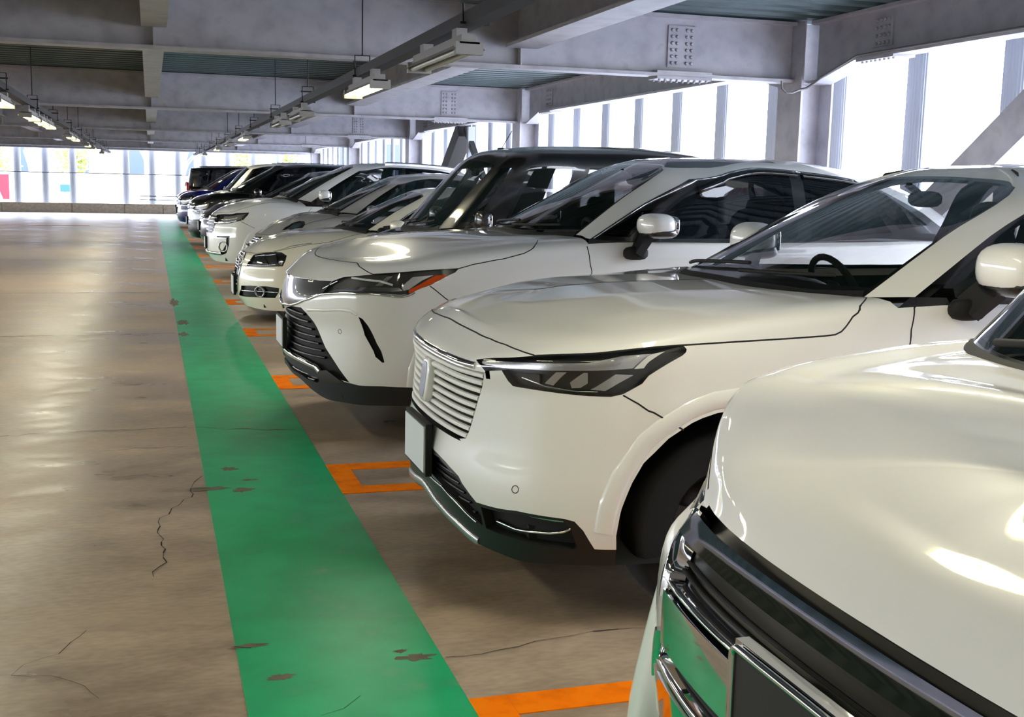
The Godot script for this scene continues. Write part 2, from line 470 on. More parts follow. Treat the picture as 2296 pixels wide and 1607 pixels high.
# ---------- paint and cracks on the floor ----------
func floor_paint() -> void:
	var m := MB.new()
	m.box(Vector3(0.232, 0, -43.0), Vector3(0.861, 0.0025, 9))
	var st := thing("lane_stripe", "long green painted walking stripe along the parked cars", "marking")
	put("paint_layer", m.mesh(), M.green, st)
	var pos := ["beside the nearest white minivan", "between the slatted-grille crossover and the white SUV", "between the white SUV and the dark boxy car", "in front of the cream hatchback", "beyond the cream hatchback", "in front of the silver hatchback", "in front of the farther white SUV", "beyond the farther white SUV", "before the black minivan", "beside the black minivan", "beside the silver van", "before the blue minivan"]
	for i in 12:
		var z := -(3.134 + 2.952 * i)
		var t := thing("bay_marking", "orange U-shaped bay marking " + pos[i], "marking", Vector3(0.861, 0, z))
		var mo: Material = M.orange if i < 3 else M.wornorange
		var a := MB.new()
		a.box(Vector3(0, 0, 0), Vector3(0.115, 0.003, 0.6))
		put("end_bar", a.mesh(), M.orange if i < 5 else mo, t)
		for s in [0.0, 0.47]:
			var b := MB.new()
			b.box(Vector3(0.1155, 0, s), Vector3(4.9, 0.003, s + 0.13))
			put("side_bar", b.mesh(), mo, t)
	var fo := thing("lane_marking", "short orange marking on the lane near the far end", "marking")
	m = MB.new()
	m.box(Vector3(-4.5, 0, -37.5), Vector3(-1.75, 0.003, -37.15))
	put("paint_layer", m.mesh(), M.wornorange, fo)
	var fl := get_node("floor")
	var cr := [
		[[0.22,-5.98,0.17,-5.79,0.15,-5.58,0.06,-5.40,0.05,-5.30,0.01,-5.25,0.01,-5.06,-0.00,-5.03,0.02,-4.93,0.01,-4.89,0.03,-4.74,0.02,-4.62,-0.03,-4.45,-0.02,-4.37], 0.005],
		[[-0.23,-3.95,-0.28,-3.86,-0.31,-3.77,-0.40,-3.70,-0.43,-3.64,-0.47,-3.65,-0.8,-3.66], 0.003],
		[[-0.43,-3.64,-0.32,-3.60,-0.22,-3.50,-0.17,-3.41,-0.08,-3.37], 0.003],
		[[-1.6,-7.2,-0.86,-7.14,-0.60,-7.21,-0.25,-7.19,-0.05,-7.20,0.24,-7.20], 0.008],
		[[0.24,-7.20,0.44,-7.11,0.65,-7.03,0.86,-7.03], 0.004],
		[[0.23,-3.70,0.28,-3.68,0.35,-3.67], 0.007],
		[[0.87,-3.44,1.05,-3.45,1.19,-3.50,1.33,-3.51,1.41,-3.55,1.50,-3.53,1.9,-3.5], 0.005],
		[[-0.30,-6.65,-0.05,-6.69,0.23,-6.67], 0.004],
		[[0.43,-3.13,0.50,-3.16,0.55,-3.24,0.60,-3.31], 0.003],
		[[-3.0,-11.7,-1.0,-11.66,0.1,-11.7,0.25,-11.68], 0.012],
		[[-3.0,-15.9,-0.8,-15.95,0.15,-15.9], 0.014],
		[[-3.5,-22.1,-0.8,-22.15,0.1,-22.1], 0.02],
		[[-3.5,-19.0,-0.8,-19.05,0.05,-19.0], 0.015],
	]
	var rng := RandomNumberGenerator.new()
	rng.seed = 7
	for c in cr:
		var p: Array = c[0]
		var pts := []
		for k in range(0, p.size() - 2, 2):
			var a := Vector3(p[k], 0.0034, p[k + 1])
			var b := Vector3(p[k + 2], 0.0034, p[k + 3])
			var n := maxi(1, int(a.distance_to(b) / 0.05))
			for s in n:
				var q := a.lerp(b, float(s) / n)
				var perp := (b - a).cross(Vector3.UP).normalized()
				pts.append(q + perp * rng.randf_range(-0.012, 0.012))
		var mb := MB.new()
		for k in pts.size() - 1:
			var w: float = c[1] * rng.randf_range(0.4, 1.2)
			var s: Vector3 = (pts[k + 1] - pts[k]).cross(Vector3.UP).normalized() * w / 2
			mb.quad(pts[k] - s, pts[k + 1] - s, pts[k + 1] + s, pts[k] + s, Vector3.UP)
		put("crack", mb.mesh(), M.crack, fl)
	# bare patches worn through the green paint
	var wp := [[0.25, -5.72, 0.12, 0.045], [0.40, -5.66, 0.06, 0.05], [0.44, -5.85, 0.06, 0.02], [0.36, -6.1, 0.05, 0.05], [0.78, -3.47, 0.07, 0.035], [0.74, -3.53, 0.03, 0.02], [0.27, -3.69, 0.07, 0.02], [0.35, -3.42, 0.05, 0.03], [0.47, -7.1, 0.10, 0.012], [0.70, -7.03, 0.08, 0.012], [0.28, -11.6, 0.05, 0.2], [0.25, -14.6, 0.06, 0.5], [0.3, -12.6, 0.07, 0.3]]
	for w in wp:
		var mb := MB.new()
		var c := Vector3(w[0], 0.0031, w[1])
		var n := 22
		var rim := []
		for q in n:
			var an := TAU * q / n
			var rr := rng.randf_range(0.45, 1.1)
			rim.append(c + Vector3(cos(an) * w[2] * rr, 0, sin(an) * w[3] * rr))
		for q in n:
			mb.quad(c, rim[q], rim[(q + 1) % n], (rim[q] + rim[(q + 1) % n]) / 2, Vector3.UP)
		put("worn_patch", mb.mesh(), M.wear, st)

# ---------- beyond the deck ----------
func outside() -> void:
	var mw := mat(Color(0.82, 0.82, 0.82), 0.9)
	var g := MB.new()
	g.box(Vector3(-140, -6.2, -190), Vector3(140, -6.0, 60))
	tag(struct("trim_1", g.mesh(), mw), "pale ground outside, below the deck")
	var w := MB.new()
	w.box(Vector3(-50, -6, -75.6), Vector3(50, 1.33, -75))
	tag(put("boundary_wall", w.mesh(), mw), "bright white boundary wall beyond the far opening", "wall")
	w = MB.new()
	w.box(Vector3(-50, 1.33, -75.7), Vector3(50, 1.62, -74.9))
	tag(put("wall_coping", w.mesh(), mat(Color(0.75, 0.66, 0.64), 0.9)), "pinkish coping along the top of the white boundary wall", "coping")
	# building behind
	var b := thing("building", "pale building with dark blue windows beyond the far opening", "building", Vector3(0, 0, -98))
	w = MB.new()
	w.box(Vector3(-40, -6, -10), Vector3(40, 14, 0))
	put("facade", w.mesh(), mat(Color(0.72, 0.70, 0.70), 0.8), b)
	var glass := mat(Color(0.22, 0.27, 0.40), 0.3)
	for k in 22:
		var x := -22.0 + 2.05 * k
		if k % 4 == 3: continue
		var q := MB.new()
		q.box(Vector3(x, 0.6, 0.0), Vector3(x + (1.1 if k % 3 else 0.8), 4.6, 0.05))
		put("window", q.mesh(), glass if k % 2 == 0 else mat(Color(0.55, 0.53, 0.5), 0.6), b)
	var rng := RandomNumberGenerator.new()
	rng.seed = 21
	var bark := mat(Color(0.78, 0.72, 0.68), 0.9)
	var spots := [[-9.8, 0], [-7.2, 1], [-4.6, 0], [-2.2, 1], [0.0, 1], [2.2, 1], [4.3, 1], [6.4, 0], [8.9, 0], [11.4, 1]]
	for ti in spots.size():
		var s: Array = spots[ti]
		var green: bool = s[1] == 0
		var t := thing("leafy_tree" if green else "bare_tree", ("yellow-green leafy tree" if green else "pale bare-branched tree") + " above the white wall beyond the far opening, %s tree from the left" % ORD[ti], "tree", Vector3(s[0], 1.0, -80.0 - rng.randf() * 3.0), "leafy trees beyond the wall" if green else "bare trees beyond the wall")
		var m := MB.new()
		m.tube(PackedVector3Array([Vector3(0, -1, 0), Vector3(0.05, 0.8, 0), Vector3(0.0, 2.2, 0.0)]), 0.10, 6)
		for k in 12:
			var an := rng.randf() * TAU
			var h := rng.randf_range(0.3, 1.4)
			var tip := Vector3(cos(an) * rng.randf_range(0.4, 1.0), h + rng.randf_range(1.0, 2.4), sin(an) * 0.6)
			m.tube(PackedVector3Array([Vector3(0, h, 0), Vector3(tip.x * 0.4, h + (tip.y - h) * 0.5, tip.z * 0.4), tip]), 0.045, 5)
		put("branches", m.mesh(), bark, t)
		if green:
			var lf := MB.new()
			for k in 700:
				var p := Vector3(rng.randfn(0, 0.6), 1.5 + rng.randfn(0, 0.75), rng.randfn(0, 0.5))
				var a := Vector3(rng.randf_range(-1, 1), rng.randf_range(-1, 1), rng.randf_range(-1, 1)).normalized() * 0.17
				var c := a.cross(Vector3(0.3, 0.8, 0.5)).normalized() * 0.11
				lf.quad(p - a, p + c, p + a, p - c, Vector3(0.1, 0.9, 0.4))
			var ml := mat(Color(0.66, 0.70, 0.42), 0.8)
			ml.backlight_enabled = true
			ml.backlight = Color(0.4, 0.45, 0.1)
			ml.cull_mode = BaseMaterial3D.CULL_DISABLED
			var o := put("foliage", lf.mesh(), ml, t)
			o.set_meta("kind", "stuff")
	var bn := thing("banner", "red banner with a white slanted corner outside at the far left", "banner", Vector3(0, 0, -60))
	w = MB.new()
	w.box(Vector3(-7.3, 0.3, -0.03), Vector3(-6.32, 1.46, 0.0))
	put("cloth_panel", w.mesh(), mat(Color(0.80, 0.10, 0.16), 0.7), bn)
	w = MB.new()
	w.quad(Vector3(-6.95, 0.3, 0.01), Vector3(-6.6, 0.3, 0.01), Vector3(-6.78, 0.78, 0.01), Vector3(-6.95, 0.9, 0.01), Vector3.BACK)
	put("white_shape", w.mesh(), M.white, bn)
	for sx in [-7.25, -6.36]:
		w = MB.new()
		w.tube(PackedVector3Array([Vector3(sx, -6, -0.06), Vector3(sx, 1.5, -0.06)]), 0.03, 6)
		put("pole", w.mesh(), M.galv, bn)
	var sg := thing("sign_board", "small dark teal sign board outside beyond the third far fin", "sign", Vector3(-4.0, 0, -62))
	w = MB.new()
	w.box(Vector3(-0.22, 0.66, -0.04), Vector3(0.25, 1.02, 0))
	put("board", w.mesh(), mat(Color(0.15, 0.32, 0.36), 0.6), sg)
	w = MB.new()
	w.tube(PackedVector3Array([Vector3(0, -6, -0.06), Vector3(0, 1.0, -0.06)]), 0.04, 6)
	put("pole", w.mesh(), M.galv, sg)

# ---------- cars ----------
func PV(a: Array) -> PackedVector2Array:
	var o := PackedVector2Array()
	for k in range(0, a.size() - 1, 2): o.append(Vector2(a[k], a[k + 1]))
	return o
func lin(ws: Array, x: float) -> float:
	for k in range(0, ws.size() - 2, 2):
		if x <= ws[k + 2]:
			return lerpf(ws[k + 1], ws[k + 3], clampf((x - ws[k]) / (ws[k + 2] - ws[k]), 0.0, 1.0))
	return ws[ws.size() - 1]
func lower_sheet(d: Dictionary) -> Sheet:
	var tab: Array = d.tab; var side: Array = d.side
	var J := tab.size() / 2 - 1
	var U: float = tab[J * 2 + 1]
	var g := []
	for r in d.rows:
		var row := PackedVector3Array()
		var uc: float = r[0]; var vs: float = r[1]; var ue: float = r[2]
		for j in J + 1: row.append(Vector3(uc + tab[j * 2 + 1] * (ue - uc) / U, lin(r[3], j), tab[j * 2] * vs))
		for k in side.size() / 2: row.append(Vector3(side[k * 2 + 1] + (ue - U) * maxf(0.0, 1.0 - k / 2.0), lin(r[3], J + 1 + k), side[k * 2] * vs))
		g.append(row)
	var s := Sheet.new()
	s.setup(g, d.sharp)
	return s
func upper_sheet(d: Dictionary) -> Sheet:
	var g := [PackedVector3Array(), PackedVector3Array(), PackedVector3Array(), PackedVector3Array(), PackedVector3Array()]
	for k in d.cols.size():
		var c: Array = d.cols[k]
		var us: float = d.top[k * 2]; var ws: float = d.top[k * 2 + 1]
		var b := Vector3(c[0], c[2], c[1]); var t := Vector3(c[3], c[5], c[4])
		var m := (b + t) / 2 + Vector3(0.0 if c[1] > 0.1 and absf(c[3] - c[0]) < 0.6 else -0.01, 0.012, 0.02 if c[1] > 0.5 else 0.0)
		g[0].append(b); g[1].append(m); g[2].append(t)
		g[3].append(Vector3(t.x + (us - t.x) * 0.45, t.y + (ws - t.y) * 0.78, t.z * 0.55))
		g[4].append(Vector3(us, ws, 0))
	var s := Sheet.new()
	s.setup(g, [])
	return s

class Car:
	var root: Node3D
	var d: Dictionary
	var parts := {}
	var pm: Material
	var base: Node3D   # the scene

func holder(c: Car, path: String, side: String) -> Node:
	if path.contains("/"):
		var p := path.get_slice("/", 0)
		if c.parts.has(p + side): return c.parts[p + side]
		if c.parts.has(p + "n"): return c.parts[p + "n"]
	return c.root
func leaf(c: Car, path: String, mb: MB, mk: String, mode: String) -> void:
	if mb.i.is_empty(): return
	var nm := path.get_slice("/", 1) if path.contains("/") else path
	var m: Material = c.pm if mk == "paint" else M[mk]
	if mode == "c":
		mb.mirrored()
		c.parts[path + "n"] = put(nm, mb.mesh(), m, holder(c, path, "n"))
	else:
		var fl := mb.flipped()
		c.parts[path + "n"] = put(nm, mb.mesh(), m, holder(c, path, "n"))
		c.parts[path + "f"] = put(nm, fl.mesh(), m, holder(c, path, "f"))
func sheet_parts(c: Car, s: Sheet, cuts: Array, strips: Array, slabs: Array, rest: String, rest_mat: String, domain: PackedVector2Array, na: int, nb: int) -> void:
	var regs := []
	var info := {}
	for k in cuts.size():
		var q: Array = cuts[k]
		var key := "%s#%d" % [q[0], k]
		regs.append([key, [PV(q[4])], q[3]])
		info[key] = q
	var out := s.cut(na, nb, regs, domain)
	for key in out:
		if key == "rest":
			leaf(c, rest, out[key], rest_mat, "c")
			continue
		var q: Array = info[key]
		var mb: MB = out[key]
		if absf(q[3]) > 0.001: s.walls(mb, PV(q[4]), 0.0, q[3])
		leaf(c, q[0], mb, q[2], q[1])
	for q in slabs:
		var mb := MB.new()
		s.slab(mb, PV(q[5]), q[3], q[4])
		leaf(c, q[0], mb, q[2], q[1])
	for q in strips:
		var mb := MB.new()
		s.strip(mb, PV(q[6]), q[3], q[4], q[5], q[7])
		leaf(c, q[0], mb, q[2], q[1])

func car(d: Dictionary, called: String, label: String, pm: Material, fine: int, opt := {}) -> Car:
	var c := Car.new()
	c.d = d
	c.pm = pm
	c.root = thing(called, label, "car", Vector3(d.x0, 0, d.zc))
	var lo := lower_sheet(d)
	var up := upper_sheet(d)
	var J: int = d.J; var kb: int = d.kb
	var dom := PackedVector2Array([Vector2(0, 0), Vector2(lo.C - 1, 0), Vector2(lo.C - 1, kb), Vector2(J, kb), Vector2(J, lo.R - 1), Vector2(0, lo.R - 1)])
	sheet_parts(c, lo, d.cuts, d.strips, d.slabs, "body", "paint", dom, fine, fine)
	sheet_parts(c, up, d.gcuts, d.gstrips, d.gslabs, "roof", "paint", PackedVector2Array(), fine, fine)
	# cowl and wipers
	var cow: Array = d.cols[0]
	var cm := MB.new()
	var ln := PackedVector2Array()
	for k in range(0, 11): ln.append(Vector2(2.95 * k / 10.0, 0.0))
	up.strip(cm, ln, 0.10, -0.03, 0.004)
	leaf(c, "cowl", cm, "matte", "c")
	for w in [[0.3, 1.9], [-1.6, 0.25]]:
		var wm := MB.new()
		var pts := PackedVector2Array([Vector2(w[0], 0.13), Vector2((w[0] + w[1]) / 2, 0.19), Vector2(w[1], 0.25)])
		var pp := PackedVector3Array()
		for p in up.walk(pts): pp.append(up.ev(p.x, p.y) + up.nrm(p.x, p.y) * 0.018)
		wm.tube(pp, 0.008, 6)
		put("wiper", wm.mesh(), M.matte, c.root)
	# belt seal between body and glasshouse
	var bs := MB.new()
	for k in range(lo.C - 1 - J):
		var a := float(J + k)
		for h in 4:
			var a0 := a + h / 4.0; var a1 := a + (h + 1) / 4.0
			var p := lo.ev(a0, kb); var q := lo.ev(a1, kb)
			var fa := (a0 - J) / (lo.C - 1.0 - J); var fb := (a1 - J) / (lo.C - 1.0 - J)
			var r := up.ev(4.0 + fa * 5.0, 0.0); var t := up.ev(4.0 + fb * 5.0, 0.0)
			bs.quad(p, q, t, r, Vector3.UP)
	leaf(c, "belt_trim", bs, "dark", "c")
	# floor pan and cabin
	var hw: float = d.hw; var L: float = d.L
	var fp := MB.new()
	var mid := lo.ev(J, 0).y
	fp.box(Vector3(0.25, mid + 0.03, -hw * 0.78), Vector3(L - 0.3, mid + 0.10, hw * 0.78))
	put("floor_pan", fp.mesh(), M.matte, c.root)
	var cu: float = cow[0]; var cw: float = cow[2]
	var fw := MB.new()
	fw.box(Vector3(cu + 0.06, mid + 0.1, -hw * 0.86), Vector3(cu + 0.16, cw - 0.12, hw * 0.86))
	fw.box(Vector3(L - 0.45, mid + 0.1, -hw * 0.8), Vector3(L - 0.4, cw - 0.15, hw * 0.8))
	put("bulkhead", fw.mesh(), M.matte, c.root)
	# inner door and roof linings
	var li := lo.cut_one(PackedVector2Array([Vector2(J - 0.6, 0.3), Vector2(lo.C - 4.0, 0.3), Vector2(lo.C - 4.0, kb - 0.05), Vector2(J - 0.6, kb - 0.05)]), 3, -0.05)
	leaf(c, "door_lining", li, "cloth", "s")
	var hl := up.cut_one(PackedVector2Array([Vector2(0, 2.12), Vector2(9, 2.12), Vector2(9, 4), Vector2(0, 4)]), 3, -0.035)
	leaf(c, "headlining", hl, opt.get("lining", "lining"), "c")
	var pl := up.cut_one(PackedVector2Array([Vector2(2.93, 0.0), Vector2(4.07, 0.0), Vector2(4.07, 2.1), Vector2(2.93, 2.1)]), 4, -0.03)
	leaf(c, "pillar_lining", pl, opt.get("lining", "cloth"), "s")
	pl = up.cut_one(PackedVector2Array([Vector2(5.3, 0.0), Vector2(5.62, 0.0), Vector2(5.62, 2.1), Vector2(5.3, 2.1)]), 5, -0.04)
	leaf(c, "centre_pillar_lining", pl, opt.get("lining", "cloth"), "s")
	var ds := MB.new()
	ds.blob(Vector3(cu + 0.42, cw - 0.16, 0), Vector3(0.34, 0.11, hw * 0.84), 4.0, 12)
	ds.blob(Vector3(cu + 0.60, cw - 0.09, -hw * 0.42), Vector3(0.13, 0.07, 0.2), 2.6, 10)
	put("dashboard", ds.mesh(), M.dash, c.root)
	var sw := Node3D.new()
	sw.name = "steering_wheel"
	c.root.add_child(sw)
	sw.position = Vector3(cu + 0.82, cw - 0.10, -hw * 0.42)
	sw.rotation.z = deg_to_rad(24)
	var rg := PackedVector3Array()
	for k in 28: rg.append(Vector3(0, 0.185 * cos(TAU * k / 28), 0.185 * sin(TAU * k / 28)))
	var sm := MB.new()
	sm.tube(rg, 0.016, 8, true)
	put("wheel_rim", sm.mesh(), M.cloth, sw)
	sm = MB.new()
	sm.blob(Vector3(-0.02, 0, 0), Vector3(0.035, 0.07, 0.08), 3.0, 8)
	sm.bar(Vector3(0, 0, -0.18), Vector3(0, 0, 0.18), 0.02, 0.03)
	sm.bar(Vector3(0, 0, 0), Vector3(0, -0.18, 0), 0.02, 0.03, Vector3.BACK)
	put("wheel_hub", sm.mesh(), M.cloth, sw)
	var sc: String = opt.get("seat", "cloth")
	for sz in [-0.42, 0.42]:
		var se := Node3D.new()
		se.name = "front_seat"
		c.root.add_child(se, true)
		se.position = Vector3(cu + 1.25, mid + 0.15, hw * sz)
		var q := MB.new()
		q.blob(Vector3(0, 0.28, 0), Vector3(0.27, 0.09, 0.25), 3.5, 10)
		put("seat_cushion", q.mesh(), M[sc], se)
		q = MB.new()
		q.blob(Vector3(0.34, 0.62, 0), Vector3(0.10, 0.36, 0.24), 3.2, 12)
		put("seat_back", q.mesh(), M[sc], se)
		q = MB.new()
		q.blob(Vector3(0.40, 0.96, 0), Vector3(0.06, 0.10, 0.13), 3.0, 10)
		put("headrest", q.mesh(), M[sc], se)
	var rs := MB.new()
	rs.blob(Vector3(cu + 2.2, mid + 0.42, 0), Vector3(0.26, 0.1, hw * 0.75), 4.0, 10)
	rs.blob(Vector3(cu + 2.5, mid + 0.72, 0), Vector3(0.1, 0.34, hw * 0.75), 4.0, 10)
	for hz in [-0.38, 0.0, 0.38]: rs.blob(Vector3(cu + 2.56, mid + 1.0, hz), Vector3(0.05, 0.09, 0.12), 3.0, 8)
	put("rear_seat", rs.mesh(), M[sc], c.root)
	# inside mirror
	var im := MB.new()
	var hd := up.ev(0, 1.75)
	im.blob(hd + Vector3(0.09, -0.06, 0), Vector3(0.02, 0.035, 0.11), 3.0, 8)
	im.bar(hd + Vector3(0.0, 0.0, 0), hd + Vector3(0.08, -0.05, 0), 0.03, 0.02)
	put("cabin_mirror", im.mesh(), M.cloth, c.root)
	# door mirrors
	if opt.has("mirror"):
		var mi: Array = opt.mirror   # u, w, v, half sizes, foot start
		for s in [1.0, -1.0]:
			var mn := Node3D.new()
			mn.name = "door_mirror"
			c.root.add_child(mn, true)
			mn.position = Vector3(mi[0] + (0.0 if s > 0 else float(opt.get("far_mirror", 0.0))), mi[1], mi[2] * s)
			var q := MB.new()
			q.blob(Vector3.ZERO, Vector3(mi[3], mi[4], mi[5]), 2.7, 16)
			put("mirror_cap", q.mesh(), pm if not opt.has("mirror_mat") else M[opt.mirror_mat], mn)
			q = MB.new()
			q.blob(Vector3(0.012, -mi[4] * 0.55, 0), Vector3(mi[3] * 0.99, mi[4] * 0.52, mi[5] * 0.97), 2.8, 12)
			put("mirror_shell", q.mesh(), M.gloss, mn)
			q = MB.new()
			q.blob(Vector3(mi[3] * 0.86, 0, 0), Vector3(0.02, mi[4] * 0.8, mi[5] * 0.85), 4.0, 12)
			put("mirror_glass", q.mesh(), M.mirror, mn)
			q = MB.new()
			var fa := Vector3(-0.02, -mi[4] * 0.7, -mi[5] * 0.45 * s)
			var fb := Vector3(mi[6] - mi[0], mi[7] - mi[1], (mi[8] - mi[2]) * s)
			q.bar(fa, fb, 0.10, 0.05, Vector3(1, 0, 0))
			q.blob(fb, Vector3(0.075, 0.04, 0.035), 3.0, 8)
			put("mirror_foot", q.mesh(), M.matte, mn)
	# wheels
	var wh: Array = d.wheels
	for uu in [wh[0], wh[2]]:
		for s in [1.0, -1.0]:
			var wn := Node3D.new()
			wn.name = "wheel"
			c.root.add_child(wn, true)
			var r: float = wh[1]
			wn.position = Vector3(uu, r, s * (hw - 0.17))
			var q := MB.new()
			q.lathe(Vector3.ZERO, 2, [Vector2(r * 0.62, -0.1), Vector2(r * 0.93, -0.11), Vector2(r * 0.99, -0.09), Vector2(r, -0.05), Vector2(r, 0.05), Vector2(r * 0.99, 0.09), Vector2(r * 0.93, 0.11), Vector2(r * 0.62, 0.1)], 32)
			put("tyre", q.mesh(), M.tyre, wn)
			q = MB.new()
			q.lathe(Vector3.ZERO, 2, [Vector2(0.001, s * 0.03), Vector2(r * 0.2, s * 0.035), Vector2(r * 0.25, s * 0.0), Vector2(r * 0.55, s * -0.01), Vector2(r * 0.58, s * 0.085), Vector2(r * 0.64, s * 0.095)], 28)
			for k in 5:
				var an := TAU * k / 5 + 0.3
				var dd := Vector3(cos(an), sin(an), 0)
				q.bar(dd * r * 0.1 + Vector3(0, 0, s * 0.05), dd * r * 0.6 + Vector3(0, 0, s * 0.07), 0.05, 0.03, Vector3.BACK)
			put("rim", q.mesh(), M.rim, wn)
	# number plate
	if d.has("plate"):
		var p: Dictionary = d.plate
		var pn := Node3D.new()
		pn.name = "number_plate"
		c.root.add_child(pn)
		var h: float = p.w1 - p.w0
		pn.position = Vector3(p.u, (p.w0 + p.w1) / 2, 0)
		var q := MB.new()
		q.box(Vector3(-0.008, -h / 2, -p.v), Vector3(-0.002, h / 2, p.v))
		put("plate_panel", q.mesh(), M[p.mat], pn)
		q = MB.new()
		var fr := 0.012
		if p.frame == "chrome":
			var cr := PackedVector3Array()
			for k in 4:
				var cy: float = (h / 2 - 0.012) * (1.0 if k < 2 else -1.0)
				var cz: float = (p.v - 0.012) * (-1.0 if k == 0 or k == 3 else 1.0)
				for a in 5:
					var an: float = -PI / 2 * k + PI - PI / 2 * a / 4.0
					cr.append(Vector3(-0.01, cy + 0.016 * sin(an), cz + 0.016 * cos(an)))
			q.tube(cr, 0.007, 8, true)
		q.box(Vector3(-0.002, -h / 2 - fr, -p.v - fr), Vector3(0.022, h / 2 + fr, p.v + fr))
		put("plate_frame", q.mesh(), M[p.frame], pn)
	if d.has("badge"):
		var p: Dictionary = d.badge
		var bn := Node3D.new()
		bn.name = "badge"
		c.root.add_child(bn)
		bn.position = Vector3(p.u, (p.w0 + p.w1) / 2, 0)
		bn.rotation.z = deg_to_rad(-7)
		var q := MB.new()
		q.blob(Vector3(0.012, 0, 0), Vector3(0.02, (p.w1 - p.w0) / 2 + 0.014, p.v + 0.016), 5.0, 16)
		put("badge_frame", q.mesh(), pm, bn)
		q = MB.new()
		q.blob(Vector3(-0.004, 0, 0), Vector3(0.007, (p.w1 - p.w0) / 2 - 0.002, p.v), 5.0, 16)
		put("badge_panel", q.mesh(), M.badge, bn)
	if d.has("fogs"):
		for f in d.fogs:
			for s in [1.0, -1.0]:
				var P := lo.ev(f[0], f[1]); var N := lo.nrm(f[0], f[1])
				P.z *= s; N.z *= s
				var fn := Node3D.new()
				fn.name = "fog_lamp"
				c.root.add_child(fn, true)
				fn.transform = Transform3D(Basis.looking_at(-N, Vector3.UP), P - N * 0.02)
				var q := MB.new()
				var r: float = f[2]
				q.lathe(Vector3.ZERO, 2, [Vector2(r * 0.72, 0.004), Vector2(r * 0.8, 0.03), Vector2(r, 0.026), Vector2(r * 1.04, 0.0)], 24)
				put("lamp_ring", q.mesh(), M.silver, fn)
				q = MB.new()
				q.lathe(Vector3.ZERO, 2, [Vector2(0.001, 0.014), Vector2(r * 0.5, 0.011), Vector2(r * 0.74, 0.002)], 20)
				put("lamp_lens", q.mesh(), M.dark, fn)
	return c

